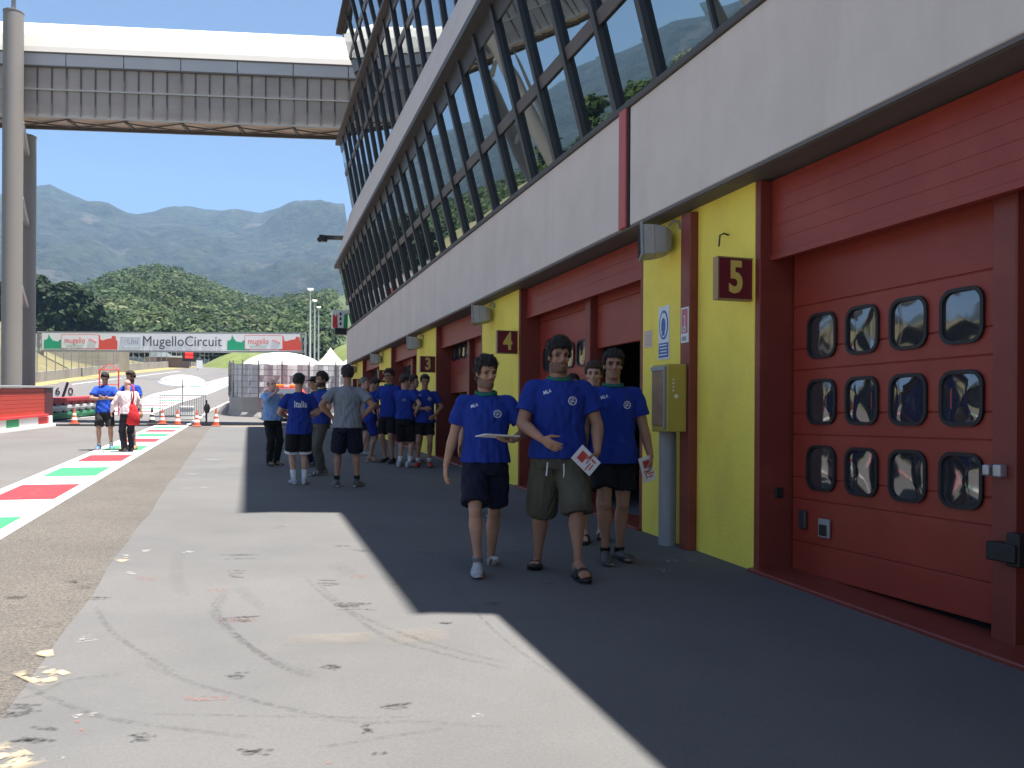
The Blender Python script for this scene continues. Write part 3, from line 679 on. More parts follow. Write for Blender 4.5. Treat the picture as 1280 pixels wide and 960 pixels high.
        def project(me_v, faces, nm, m, front=True, off=.006):
            vs = []
            for p in me_v:
                s_ = Vector((p[0], -.6 if front else .6, p[1])); h_ = bv.ray_cast(s_, V(0, 1 if front else -1, 0))
                q = h_[0] if h_[0] else Vector((p[0], -.14 if front else .14, p[1])); vs.append((q.x, q.y+(-off if front else off), q.z))
            me = bpy.data.meshes.new(nm); me.from_pydata(vs, [], faces); me.materials.append(m); oo = bpy.data.objects.new(nm, me); COL.objects.link(oo); oo.parent = o
        def ringv(cx, cz, r0, r1, n=20):
            vs = [(cx+r*math.cos(2*math.pi*k/n), cz+r*math.sin(2*math.pi*k/n)) for r in (r0, r1) for k in range(n)]
            return vs, [[k, (k+1) % n, n+(k+1) % n, n+k] for k in range(n)]
        wm = cloth('print white', (.62,.64,.70))
        if out.get('emblem'):
            ex, ez = (up((.088, 0, 1.335)).x, up((.088,-.1,1.335)).z)
            vs, fs = ringv(ex, ez, .027, .034); k = len(vs)
            def st(x0, z0, x1, z1, w):
                d = Vector((x1-x0, z1-z0)).normalized(); nx, nz = -d.y*w, d.x*w; i = len(vs)
                vs.extend([(ex+x0+nx, ez+z0+nz), (ex+x1+nx, ez+z1+nz), (ex+x1-nx, ez+z1-nz), (ex+x0-nx, ez+z0-nz)]); fs.append([i, i+1, i+2, i+3])
            st(-.012,-.022,.012,.018,.0035); st(-.016,.012,.006,.020,.003); st(.0,-.004,.022,-.008,.003); st(-.022,-.004,-.004,.0,.003)
            project(vs, fs, 'emblem', wm)
        def word(s, size, cx, cz, front, shear=0, sx=1.0, nm='lettering', rotz=0):
            cu_ = bpy.data.curves.new('w', 'FONT'); cu_.body = s; cu_.size = size; cu_.align_x = 'CENTER'; cu_.align_y = 'CENTER'; cu_.shear = shear; cu_.resolution_u = 2; cu_.offset = size*.02
            tt = bpy.data.objects.new('w', cu_); COL.objects.link(tt); dg = bpy.context.evaluated_depsgraph_get(); me = bpy.data.meshes.new_from_object(tt.evaluated_get(dg))
            ca, sa = math.cos(R(rotz)), math.sin(R(rotz))
            vs = [((cx+(v.co.x*sx*ca-v.co.y*sa)*(1 if front else -1)), cz+v.co.y*ca+v.co.x*sx*sa) for v in me.vertices]; fs = [tuple(p.vertices) for p in me.polygons]
            bpy.data.objects.remove(tt); bpy.data.curves.remove(cu_); project(vs, fs, nm, wm, front)
        if out.get('mark'): word('MLA', .038, up((-.105, 0, 1.40)).x, up((-.105,-.1,1.40)).z, True, .25, .85, rotz=18)
        if out.get('back_text'): word(out['back_text'], .15, up((-.0, 0, 1.30)).x, up((0,.1,1.30)).z, False, 0, .75)
        if out.get('back_mark'): word('I I', .07, up((-.06, 0, 1.34)).x, 1.30, False)
    # ------------------------------------------------ bottoms
    bt = out.get('bottom', 'shorts'); bcl = out.get('bottom_mat') or cloth('navy', (.012,.014,.030))
    b = MB(); hl = out.get('short_len', .82)
    M0 = upM(.95)
    wst = [(1.0,.155,.118),(.95,.170,.128),(.88,.182,.138),(.82,.176,.135)]
    b.loft([(up((0,.004,z)), V(1,0,0), V(0,1,0), rx*B, ry*B) for z, rx, ry in reversed(wst)], 22)
    cuffs = MB()
    for sg, sd in ((1, 'L'), (-1, 'R')):
        hi, kn, an = J['hip'+sd], J['knee'+sd], J['ank'+sd]; d1 = (kn-hi).normalized(); d2 = (an-kn).normalized()
        def lr(p, d, r, sq=1.0): u_ = V(1,0,0)-d*d.x; u_.normalize(); v_ = d.cross(u_); return (p, u_, v_, r*.97, r*sq)
        if bt == 'shorts':
            w = out.get('short_w', 1.0); top_ = hi+V(sg*.004,0,-.01)
            rg_ = [lr(top_, d1, .098*B), lr(hi.lerp(kn, .4), d1, .104*w*B), lr(hi.lerp(kn, min(hl, 1)), d1, .102*w*B)]
            if hl > 1: rg_.append(lr(kn.lerp(an, hl-1)+V(0,.01,0), (d1+d2).normalized(), .098*w*B))
            b.loft(rg_, 18)
            if out.get('hem_mat'):
                e = rg_[-1]; dd = d1; cuffs.loft([(e[0]-dd*.035, e[1], e[2], e[3]*1.035, e[4]*1.035), (e[0]+dd*.004, e[1], e[2], e[3]*1.035, e[4]*1.035)], 18)
        else:
            b.loft([lr(hi+V(sg*.002,0,-.01), d1, .094*B), lr(hi.lerp(kn, .5), d1, .088*B), lr(kn, (d1+d2).normalized(), .084, 1.05), lr(kn.lerp(an, .35)+V(0,.012,0), d2, .080, 1.1), lr(kn.lerp(an, .93), d2, .066), lr(an+d2*.045, d2, .062)], 16)
    p_ = voxel(b, 'shorts' if bt == 'shorts' else 'trousers', vc, 3, bcl, o)
    c = get_co(p_); n = get_no(p_); s = seed*2.3
    thx = np.arctan2(c[:, 1], np.abs(c[:, 0])-.1)
    amp = .005 if bt == 'shorts' else .0055
    d = amp*(.6*np.sin(7*thx+6*np.sin(5*c[:, 2]+s)+s)+.5*np.sin(33*c[:, 2]+9*c[:, 0]+3*np.sin(5*thx))+.35*np.sin(60*c[:, 2]+20*c[:, 0]+s))
    set_co(p_, c+n*d[:, None])
    if cuffs.v: cuffs.build('hem_trim', out['hem_mat'], p_, smooth=False)
    if out.get('drawcord'):
        cb = MB(); q = [up((.02,-.15*B,.86)), up((.022,-.158*B,.80)), up((.018,-.155*B,.72))]; cb.tube(q, .006, 6); cb.build('drawcord', cloth('print white', (.62,.64,.70)), p_); cb = MB(); q = [up((-.10,-.14*B,.87)), up((-.105,-.148*B,.82)), up((-.11,-.146*B,.77))]; cb.tube(q, .006, 6); cb.build('drawcord', cloth('print white', (.62,.64,.70)), p_)
    # ------------------------------------------------ footwear
    sh_ = out.get('shoes', 'shoe'); sc = out.get('shoe_col', ((.45,.45,.45), (.62,.62,.62)))
    for sd, sg, m_ in (('L', 1, mL), ('R', -1, mR)):
        Q = lambda x, y, z: m_ @ V(x, y, z); ux = m_.to_3x3()@V(1,0,0); uz = m_.to_3x3()@V(0,0,1)
        if sh_ == 'shoe':
            b = MB(); fr = [(.092,.024,.045),(.075,.037,.052),(.03,.041,.054),(-.03,.042,.050),(-.09,.049,.042),(-.14,.053,.035),(-.185,.047,.029),(-.212,.026,.020)]
            b.loft([(Q(0, y, h_), ux, uz, w_, h_) for y, w_, h_ in fr], 16); b.loft([(Q(0,.012,.06), ux, m_.to_3x3()@V(0,1,0), .042, .055), (Q(0,.016,.112), ux, m_.to_3x3()@V(0,1,0), .041, .050)], 14)
            b.loft([(Q(0,.0,.0), ux, uz, .001, .001), (Q(0,.0,.001), ux, uz, .001, .001)], 6)
            so = voxel(b, 'shoe', max(.006, vox*.7), 1, shoe_m, o); c = get_co(so); Mi = np.array(m_.inverted()); l = c@Mi[:3, :3].T+Mi[:3, 3]
            l[:, 2] = np.maximum(l[:, 2], .001); c2 = l@np.array(m_)[:3, :3].T+np.array(m_)[:3, 3]; set_co(so, c2)
            cc = np.tile(np.array(sc[0]), (len(l), 1)); cc[l[:, 2] < .026] = sc[1]
            lace = (np.abs(l[:, 0]) < .018) & (l[:, 1] < -.02) & (l[:, 1] > -.12) & (np.sin(l[:, 1]*260) > .2) & (l[:, 2] > .05); cc[lace] = sc[1]
            if len(sc) > 2: st_ = (np.abs(l[:, 0]) > .030) & (np.sin(l[:, 1]*95-l[:, 2]*60) > .45) & (l[:, 2] > .03); cc[st_] = sc[2]
            set_col(so, cc)
        elif sh_ == 'slide':
            b = MB(); fr = [(.085,.030),(.06,.042),(0,.043),(-.07,.047),(-.13,.053),(-.18,.051),(-.215,.032)]
            b.loft([(Q(0, y, .011), ux, uz, w_, .014) for y, w_ in fr], 16); so = b.build('slide_sole', out.get('slide_mat') or M['black'], o, smooth=True)
            b = MB(); n = 9
            st0 = []
            for yy in (-.055, -.135):
                hh = .080 if yy > -.1 else .066
                st0.append([Q(.053*math.cos(math.pi*k/n), yy, .012+hh*math.sin(math.pi*k/n)**.8) for k in range(n+1)])
            for k in range(n): b.quad(st0[0][k], st0[0][k+1], st0[1][k+1], st0[1][k])
            so = b.build('slide_strap', out.get('slide_mat') or M['black'], o, smooth=True); sm = so.modifiers.new('s', 'SOLIDIFY'); sm.thickness = .007
            if out.get('stripes'):
                b = MB()
                for j in range(3):
                    t0, t1 = .16+.27*j, .30+.27*j
                    for k in range(1, n-1): a0, a1, c0, c1 = st0[0][k].lerp(st0[1][k], t0), st0[0][k+1].lerp(st0[1][k+1], t0), st0[0][k].lerp(st0[1][k], t1), st0[0][k+1].lerp(st0[1][k+1], t1); e = uz*.006; b.quad(a0+e, a1+e, c1+e, c0+e)
                b.build('stripes', whs, so)
        if out.get('sock'):
            b = MB(); an, kn = J['ank'+sd], J['knee'+sd]; b.loft([(Q(0,.01,.085), V(1,0,0), V(0,1,0), .040,.046), (an.lerp(kn, .10), V(1,0,0), V(0,1,0), .042, .044), (an.lerp(kn, out.get('sock_h', .30)), V(1,0,0), V(0,1,0), .047,.052)], 14); b.build('sock', out['sock'], o, smooth=True)
    if out.get('sunglasses'):
        b = MB(); 
        for sg in (1, -1): b.ell(hp(sg*.032,-.090,.010), (.026,.008,.017), HM, 10, 6); b.capsule(hp(sg*.055,-.075,.014), hp(sg*.078,.01,.012), .003, .003, 6)
        b.capsule(hp(-.01,-.096,.014), hp(.01,-.096,.014), .004, .004, 6); b.build('sunglasses', M['black'], o, smooth=True)
    if out.get('cap'):
        b = MB(); b.ell(hp(0,.012,.055), (.084,.104,.080), HM, 16, 10); b.loft([(hp(0,-.07,.065), HMx[0], HM@V(0,0,1), .072,.012), (hp(0,-.165,.050), HMx[0], HM@V(0,0,1), .055,.008)], 14); b.build('cap', out['cap'], o, smooth=True)
    if out.get('belt'):
        b = MB(); b.loft([(up((0,.004,.985)), V(1,0,0), V(0,1,0), .185*B, .145*B*(1+belly*.6)), (up((0,.004,1.02)), V(1,0,0), V(0,1,0), .185*B, .145*B*(1+belly*.6))], 22, cap=False); b.build('belt', M['black'], o, smooth=True)
    o['_J'] = 0; del o['_J']
    return o, J, loc, S
def wpt(o, p, S): return o.location + Matrix.Rotation(o.rotation_euler.z, 3, 'Z') @ (Vector(p)*S)

green_c = cloth('green', (.015,.16,.075)); khaki = cloth('khaki olive', (.085,.078,.055)); navy = cloth('navy', (.010,.012,.028)); blk = cloth('black', (.010,.010,.012)); white_c = cloth('print white', (.62,.64,.70)); greytee = cloth('heather grey', (.20,.22,.25)); greyp = cloth('grey trousers', (.085,.08,.075)); skyb = cloth('pale blue shirt', (.20,.34,.60)); pinkw = cloth('pale pink shirt', (.70,.60,.62)); dkn = cloth('dark navy trousers', (.022,.024,.034)); bluesh = cloth('blue shorts', (.012,.025,.20))
whitesock = cloth('white sock', (.62,.62,.62)); blacksock = cloth('black sock', (.012,.012,.013))
HERO = .0062
tee = dict(collar=green_c, emblem=True, mark=True)
# --- the three men walking towards the camera
p604, J1, l1, S1_ = person('person', 'man in blue T-shirt and navy shorts walking, holding a white sheet flat before him', (607, 712), -12, 1.80, seed=1, build=1.04, skin='olive', vox=HERO,
    pose=dict(footR=(-.075,-.22,0,6), footL=(.075,.27,46,6), pelvis=(0,.0), drop=.03, head_yaw=28, head_pitch=6, lean=2, twist=-5,
        handR=dict(to=(-.33,.06,.855), dir=(-.06,-.15,-1), palm=(.9,.2,0), curl=24), handL=dict(to=(.20,-.25,1.085), pole=(.8,.5,-.5), dir=(-.75,-.55,.02), palm=(0,0,1), thumb=(-.4,-.9,.2), curl=12)),
    out=dict(hair='thick', hair_col='black', beard=.62, bottom_mat=navy, hem=.925, short_len=.86, short_w=1.12, shoe_col=((.36,.38,.40),(.55,.56,.57),(.22,.24,.26)), sock=cloth('grey sock', (.25,.26,.28)), sock_h=.12, **tee))
p700, J2, l2, S2_ = person('person', 'tall bearded man in blue T-shirt, khaki knee shorts and black slides holding a red brochure', (698, 716), -14, 1.945, seed=2, build=1.14, skin='tan', vox=HERO,
    pose=dict(footL=(.125,-.22,0,10), footR=(-.14,.20,26,14), drop=.02, head_yaw=6, head_pitch=2, lean=1, twist=4,
        handR=dict(to=(-.155,-.27,1.025), pole=(-.75,.55,-.4), dir=(.72,-.45,-.42), palm=(.35,.7,.2), thumb=(.2,-.6,.75), curl=18), handL=dict(to=(.275,-.165,.925), pole=(.7,.75,-.2), dir=(-.42,-.36,-.80), palm=(-.8,.35,.35), thumb=(-.3,-.9,.1), curl=34)),
    out=dict(hair='thick', hair_col='black', beard=.66, bottom_mat=khaki, short_len=1.10, short_w=1.10, shoes='slide', drawcord=True, hem=.895, **tee))
p768, J3, l3, S3_ = person('person', 'clean shaven man in blue T-shirt, short black shorts and dark trainers walking nearest the wall', (766, 702), -10, 1.87, seed=3, build=1.08, skin='tan', vox=HERO,
    pose=dict(footR=(-.075,-.06,0,8), footL=(.085,.06,8,14), head_yaw=2, head_pitch=1, lean=0, twist=-8,
        handR=dict(to=(-.27,.0,.88)), handL=dict(to=(.325,-.06,.87), pole=(.4,1,0), dir=(-.1,-.25,-.95), palm=(-1,.1,0), thumb=(0,-1,0), curl=30)),
    out=dict(hair='short', hair_col='black', beard=.16, bottom_mat=blk, short_len=.72, short_w=1.05, hem=.835, shoe_col=((.045,.05,.05),(.10,.105,.10),(.02,.02,.02)), sock=blacksock, sock_h=.06, **tee))
# papers in their hands: things of their own
paper = mat('white paper', (.68,.67,.66), .7); pred = mat('brochure red', (.50,.05,.04), .6)
def held(name, label, c, u, v, t, prints=(), th=.004):
    s = empty(name, c); tag(s, label, 'brochure' if prints else 'paper')
    u, v = Vector(u).normalized(), Vector(v).normalized(); n = u.cross(v).normalized(); v = n.cross(u); w, h = t
    b = MB().obox(c, u*w/2, v*h/2, n*th); part(b, 'sheets', paper, s, bevel=.001)
    if prints:
        for side in (1, -1):
            b = MB()
            for (a, e, f, g) in prints:
                P = c+u*w*(a-.5)+v*h*(f-.5); b.obox(P, u*w*e/2, v*h*g/2, n*.001) if False else b.add([P-u*w*e/2-v*h*g/2+n*side*(th+.001), P+u*w*e/2-v*h*g/2+n*side*(th+.001), P+u*w*e/2+v*h*g/2+n*side*(th+.001), P-u*w*e/2+v*h*g/2+n*side*(th+.001)], [(0,1,2,3)])
            part(b, 'print', pred, s)
pr = [(.5,.55,.70,.30), (.3,.5,.30,.05), (.62,.5,.42,.05), (.4,.4,.18,.05), (.75,.1,.25,.22)]
h1 = wpt(p604, J1['wrL']+Vector((-.13,-.09,.035)), S1_); held('paper_sheet', 'white sheet of paper carried flat in a walking man\'s hand', h1, (-1,-.12,.06), (-.1,-1,.12), (.30,.21))
h2 = wpt(p700, J2['wrL']+Vector((-.10,-.085,-.055)), S2_); held('brochure', 'white brochure with a red block held by the tall bearded man', h2, (.62,.1,.62), (-.6,.12,.75), (.15,.21), pr)
h3 = wpt(p768, J3['wrL']+Vector((-.045,-.05,-.10)), S3_); held('brochure', 'white brochure with red print held low by the man beside the wall', h3, (-.85,-.30,-.2), (-.2,.1,1), (.15,.22), pr)
# --- men partly hidden behind them
person('person', 'man half hidden behind the clean shaven man, in blue shorts and striped slides', (742, 676), -18, 1.80, seed=4, vox=.009, skin='fair', pose=dict(footR=(-.09,-.10,0,10), footL=(.09,.10,10,8), head_yaw=-8), out=dict(hair='short', hair_col='brown', bottom_mat=bluesh, short_len=.7, shoes='slide', stripes=True, collar=green_c))
person('person', 'dark haired man hidden behind the tall bearded man, only head and sandals showing', (716, 636), -20, 1.72, seed=5, vox=.011, skin='fair', pose=dict(footR=(-.10,0,0,8), footL=(.10,.05,0,8)), out=dict(hair='short', hair_col='black', bottom_mat=navy, short_len=.75, shoes='slide', slide_mat=mat('pink grey sandal', (.45,.30,.28), .6)))
person('person', 'man in white and blue hidden behind the man with the paper sheet', (603, 646), 150, 1.74, seed=6, vox=.011, skin='fair', pose=dict(), out=dict(hair='short', hair_col='dark', top_mat=blue_tee(), bottom_mat=navy, short_len=.8, shoe_col=((.1,.1,.1),(.5,.5,.5))))
# --- the standing group
grp = 'men standing in the shade by the garages'
person('person', 'older man in pale blue shirt and black trousers, hand raised to his face', (341, 582), 92-15+180-230, 1.66, seed=7, vox=.011, skin='pink', group=grp, build=1.06,
    pose=dict(footL=(.09,0,0,6), footR=(-.09,-.04,0,6), head_yaw=0, lean=-3, handR=dict(to=(-.06,-.24,1.52), pole=(-.6,-.6,-.5), dir=(.25,.2,.9), palm=(.2,1,-.1), curl=40), handL=dict(to=(.14,-.22,1.40), pole=(.5,-.5,-.6), dir=(-.6,.1,.7), palm=(-.3,.9,0), curl=40)),
    out=dict(hair='bald', hair_col='grey', top='shirt', rolled='LR', top_mat=skyb, bottom='trousers', bottom_mat=blk, belly=.14, hem=.93, shoe_col=((.16,.11,.07),(.06,.05,.04))))
person('person', 'man seen from behind with white lettering on his blue T-shirt and black shorts', (374, 606), 186, 1.70, seed=8, vox=.010, skin='fair', group=grp,
    pose=dict(footL=(.085,0,0,4), footR=(-.085,.02,0,18), head_yaw=-22, lean=3, head_pitch=8, handR=dict(to=(-.14,-.22,1.10), pole=(-.8,.5,-.4)), handL=dict(to=(.15,-.24,1.10), pole=(.8,.5,-.4))),
    out=dict(hair='thick', hair_col='black', bottom_mat=blk, short_len=.95, short_w=1.18, hem_mat=white_c, hem=.82, back_text='Italia', shoe_col=((.42,.46,.52),(.62,.62,.62),(.16,.24,.40)), sock=whitesock, sock_h=.38))
person('person', 'bearded man in blue T-shirt with green collar and grey trousers facing left', (402, 594), -72, 1.76, seed=9, vox=.011, skin='olive', group=grp,
    pose=dict(footL=(.09,-.06,0,6), footR=(-.09,.06,0,6), head_pitch=4, handL=dict(to=(.18,-.20,1.10), pole=(.8,.6,-.3)), handR=dict(to=(-.16,-.22,1.12), pole=(-.8,.6,-.3))),
    out=dict(hair='thick', hair_col='black', beard=.95, collar=green_c, bottom='trousers', bottom_mat=greyp, hem=.90, shoe_col=((.06,.06,.065),(.62,.62,.62),(.5,.5,.5))))
person('person', 'man in dark cap and blue shirt behind the bearded man in grey trousers', (393, 583), -70, 1.70, seed=10, vox=.012, skin='olive', group=grp, pose=dict(), out=dict(hair='short', hair_col='black', top_mat=cloth('dark violet blue', (.03,.03,.12)), cap=blk, bottom='trousers', bottom_mat=navy, shoe_col=((.05,.05,.05),(.5,.5,.5))))
person('person', 'man in grey T-shirt seen from behind with hands on his hips', (434, 609), 172, 1.83, seed=11, vox=.0095, skin='tan', group=grp, build=1.08,
    pose=dict(footL=(.15,.0,0,12), footR=(-.15,.0,0,26), head_yaw=8, handL=dict(to=(.215,-.01,1.03), pole=(1,.5,-.1), dir=(-.55,-.6,-.35), palm=(-.6,.3,-.5), curl=30), handR=dict(to=(-.215,-.01,1.03), pole=(-1,.5,-.1), dir=(.55,-.6,-.35), palm=(.6,.3,-.5), curl=30)),
    out=dict(hair='thick', hair_col='black', top_mat=greytee, bottom_mat=navy, short_len=.95, short_w=1.10, hem=.88, shoe_col=((.06,.06,.065),(.45,.52,.50),(.3,.35,.35)), sock=blacksock, sock_h=.20))
person('person', 'man in blue T-shirt, bright blue shorts and sandals looking down at his phone', (463, 577), 80, 1.72, seed=12, vox=.011, skin='olive', group=grp,
    pose=dict(head_pitch=24, lean=6, handL=dict(to=(.10,-.28,1.20), pole=(.8,.4,-.6), dir=(-.4,-.5,.5), palm=(-.5,.5,.4), curl=50), handR=dict(to=(-.10,-.28,1.20), pole=(-.8,.4,-.6), dir=(.4,-.5,.5), palm=(.5,.5,.4), curl=50)),
    out=dict(hair='short', hair_col='brown', bottom_mat=bluesh, short_len=.85, shoes='slide', slide_mat=mat('tan sandal', (.40,.30,.22), .7)))
person('person', 'grey haired man mostly hidden behind the man with the phone', (455, 569), 60, 1.74, seed=13, vox=.013, skin='pink', group=grp, pose=dict(), out=dict(hair='short', hair_col='grey', top_mat=cloth('pale shirt', (.5,.5,.52)), bottom_mat=navy, shoe_col=((.3,.3,.3),(.5,.5,.5))))
person('person', 'tall man in sunglasses, blue shirt with green collar and black shorts', (486, 579), -42, 1.90, seed=14, vox=.011, skin='olive', group=grp,
    pose=dict(head_pitch=10, head_yaw=-8, footL=(.12,-.05,0,8), footR=(-.1,.06,0,8), handR=dict(to=(-.2,-.22,1.05), pole=(-.6,.8,-.2)), handL=dict(to=(.26,-.05,.9))),
    out=dict(hair='short', hair_col='black', collar=green_c, sunglasses=True, bottom_mat=blk, short_len=.85, shoe_col=((.03,.03,.03),(.08,.08,.08)), hem=.88))
person('person', 'man in blue T-shirt and long black shorts, hand on hip and other at his mouth', (506, 584), 138, 1.78, seed=15, vox=.010, skin='fair', group=grp,
    pose=dict(head_yaw=-30, footL=(.11,0,0,10), footR=(-.11,0,0,14), handR=dict(to=(-.22,-.02,1.04), pole=(-1,.5,-.2), dir=(.5,-.6,-.3), palm=(.5,.3,-.5), curl=30), handL=dict(to=(.08,-.24,1.50), pole=(.7,-.3,-.7), dir=(-.2,.3,.9), palm=(-.2,1,0), curl=45)),
    out=dict(hair='buzz', hair_col='brown', bottom_mat=blk, short_len=.97, short_w=1.08, hem=.93, back_mark=True, shoe_col=((.45,.47,.52),(.62,.62,.62),(.12,.16,.30)), sock=whitesock, sock_h=.30))
person('person', 'dark haired man in blue T-shirt standing behind the man with a hand at his mouth', (517, 579), 20, 1.78, seed=16, vox=.012, skin='olive', group=grp, pose=dict(head_yaw=40), out=dict(hair='short', hair_col='black', bottom_mat=navy, short_len=.85, shoe_col=((.05,.05,.06),(.4,.4,.4)), sock=whitesock))
person('person', 'young man in blue T-shirt, black shorts and red trainers holding his hands before him', (531, 584), -12, 1.78, seed=17, vox=.010, skin='tan', group=grp,
    pose=dict(footL=(.09,0,0,8), footR=(-.13,-.03,0,16), head_pitch=8, head_yaw=8, handR=dict(to=(-.02,-.26,1.14), pole=(-.8,.4,-.5), dir=(.85,-.3,.1), palm=(.2,.9,.1), curl=40), handL=dict(to=(.20,-.16,1.02), pole=(.8,.5,-.3), dir=(-.5,-.5,-.4), palm=(-.7,.4,0), curl=30)),
    out=dict(hair='short', hair_col='black', emblem=True, mark=True, bottom_mat=blk, short_len=.70, shoe_col=((.42,.03,.03),(.05,.05,.05)), sock=whitesock, sock_h=.22))
# --- three men on the tricolour strip
g2 = 'men talking on the tricolour strip'
person('person', 'man in blue polo and dark shorts reading something in his hands', (131, 562), 4, 1.76, seed=18, vox=.012, skin='olive', group=g2,
    pose=dict(head_pitch=28, footL=(.14,0,0,10), footR=(-.12,-.02,0,10), handL=dict(to=(.03,-.27,1.20), pole=(.9,.2,-.4), dir=(-.8,-.2,.2), palm=(0,.4,.8), curl=35), handR=dict(to=(-.06,-.27,1.18), pole=(-.9,.2,-.4), dir=(.8,-.2,.2), palm=(0,.4,.8), curl=35)),
    out=dict(hair='short', hair_col='black', top='polo', top_mat=cloth('bright blue', (.02,.07,.42)), bottom_mat=cloth('charcoal', (.03,.028,.03)), short_len=.90, sock=whitesock, sock_h=.18, shoe_col=((.05,.15,.30),(.5,.55,.6))))
bald, Jb, lb_, Sb = person('person', 'bald man in pale pink shirt and dark trousers seen from behind', (160, 565), 208, 1.62, seed=19, vox=.012, skin='pink', group=g2, build=1.05,
    pose=dict(head_pitch=12, lean=4, footL=(.09,0,0,8), footR=(-.09,0,0,8), handL=dict(to=(.30,-.26,1.0), pole=(.6,.7,-.2)), handR=dict(to=(-.2,-.25,1.05), pole=(-.6,.7,-.2))),
    out=dict(hair=None, top='shirt', top_mat=pinkw, bottom='trousers', bottom_mat=dkn, belly=.08, belt=True, hem=.94, shoe_col=((.06,.05,.05),(.04,.04,.04))))
person('person', 'bearded man in blue T-shirt behind the bald man, bare legged', (163, 562.5), -30, 1.80, seed=20, vox=.012, skin='fair', group=g2, pose=dict(head_pitch=14, footL=(.12,0,0,8), footR=(-.1,0,0,8), head_yaw=-20, handR=dict(to=(-.12,-.28,1.12), pole=(-.8,.5,-.3))), out=dict(hair='thick', hair_col='brown', beard=.8, top_mat=cloth('bright blue', (.02,.07,.42)), bottom_mat=cloth('charcoal', (.03,.028,.03)), short_len=.85, shoe_col=((.45,.25,.15),(.4,.3,.2))))
bag_m = cloth('bag red', (.52,.03,.035)); q = wpt(bald, (-.225,.10,.93), Sb)
q = Vector((G(172,562).x, bald.location.y-.10, 0)); q.z = AY(172, 518, q.y).z
s = empty('shoulder_bag', q); tag(s, 'red shoulder bag hanging at the bald man\'s right side', 'bag')
b = MB(); b.loft([(q+Vector((0,0,-.24)), Vector((1,0,0)), Vector((0,1,0)), .10, .05), (q+Vector((0,0,-.20)), Vector((1,0,0)), Vector((0,1,0)), .145, .075), (q, Vector((1,0,0)), Vector((0,1,0)), .13, .085), (q+Vector((-.01,0,.16)), Vector((1,0,0)), Vector((0,1,0)), .085, .05), (q+Vector((-.02,0,.27)), Vector((1,0,0)), Vector((0,1,0)), .03, .02)], 16); part(b, 'bag_body', bag_m, s, smooth=True)
sp = AY(168, 483, q.y+.02); b = MB(); b.tube([q+Vector((-.02,0,.24)), q.lerp(sp, .55)+Vector((0,-.05,.05)), sp+Vector((-.02,-.02,.0)), sp+Vector((-.07,.10,.03))], .018, 8); part(b, 'strap', bag_m, s, smooth=True)
# ================================================================ GROUND
def sheet(x0, x1, y0, y1, dz, n=None, fx=None):
    """a strip of ground following the slope; fx(Y) -> (x0, x1) for edges that are not straight"""
    b = MB(); n = n or max(2, int((y1-y0)/2.5)); ys = [y0+(y1-y0)*i/n for i in range(n+1)]
    for a, c in zip(ys[:-1], ys[1:]):
        xa, xc = (fx(a), fx(c)) if fx else ((x0, x1), (x0, x1))
        b.quad((xa[0], a, gz(a)+dz), (xa[1], a, gz(a)+dz), (xc[1], c, gz(c)+dz), (xc[0], c, gz(c)+dz))
    return b
M['grass'] = overlay(mat('dry grass ground', (.10,.095,.04), .95, .25, .25, .5, 8, col2=(.075,.088,.03)), (.18,.145,.07), .08, .48, .6, .8)
def asphalt(name, col, grain=.25, gs=60, bump=.35, patch=None):
    m = mat(name, col, .88, 0, bump=bump, bscale=90); N, L, p = nodes(m)
    tc = N.new('ShaderNodeTexCoord')
    n1 = N.new('ShaderNodeTexNoise'); n1.inputs['Scale'].default_value = gs; n1.inputs['Detail'].default_value = 3; L.new(tc.outputs['Object'], n1.inputs['Vector'])
    n2 = N.new('ShaderNodeTexNoise'); n2.inputs['Scale'].default_value = .55; n2.inputs['Detail'].default_value = 8; n2.inputs['Roughness'].default_value = .6; L.new(tc.outputs['Object'], n2.inputs['Vector'])
    r1 = N.new('ShaderNodeMapRange'); r1.inputs['From Min'].default_value = .3; r1.inputs['From Max'].default_value = .7; r1.inputs['To Min'].default_value = 1-grain; r1.inputs['To Max'].default_value = 1+grain; L.new(n1.outputs['Fac'], r1.inputs[0])
    r2 = N.new('ShaderNodeMapRange'); r2.inputs['From Min'].default_value = .3; r2.inputs['From Max'].default_value = .7; r2.inputs['To Min'].default_value = .88; r2.inputs['To Max'].default_value = 1.12; L.new(n2.outputs['Fac'], r2.inputs[0])
    mu = N.new('ShaderNodeMath'); mu.operation = 'MULTIPLY'; L.new(r1.outputs[0], mu.inputs[0]); L.new(r2.outputs[0], mu.inputs[1])
    sc = N.new('ShaderNodeVectorMath'); sc.operation = 'SCALE'; sc.inputs[0].default_value = col; L.new(mu.outputs[0], sc.inputs['Scale']); L.new(sc.outputs[0], p.inputs['Base Color'])
    return m
M['asphalt'] = overlay(asphalt('pit lane asphalt', (.112,.105,.102), .18, 45), (.082,.079,.076), .5, .55, .8, .6, (1, .12, 1))
M['track'] = overlay(asphalt('race track asphalt', (.118,.112,.108), .12, 30), (.095,.092,.09), .3, .5, .8, .6, (1, .08, 1))
M['coarse'] = overlay(asphalt('coarse worn asphalt', (.100,.089,.077), .42, 55, .8), (.060,.054,.048), 1.2, .55, .78, .7, (1, 1, 1))
M['apron'] = overlay(overlay(asphalt('smooth grey apron coating', (.102,.100,.098), .08, 70, .16), (.074,.075,.079), .45, .48, .72, .7), (.132,.123,.11), .8, .58, .8, .5, (.6, 1.4, 1))
def paint(name, col, wear=.5):
    return overlay(mat(name, col, .7, .06, 4, .2, 60), (.20,.19,.18), 9, .60, .80, wear)
M['p_white'] = paint('white road paint', (.52,.515,.505), .5); M['p_red'] = paint('red road paint', (.34,.020,.028)); M['p_green'] = paint('green road paint', (.03,.23,.10), .6)

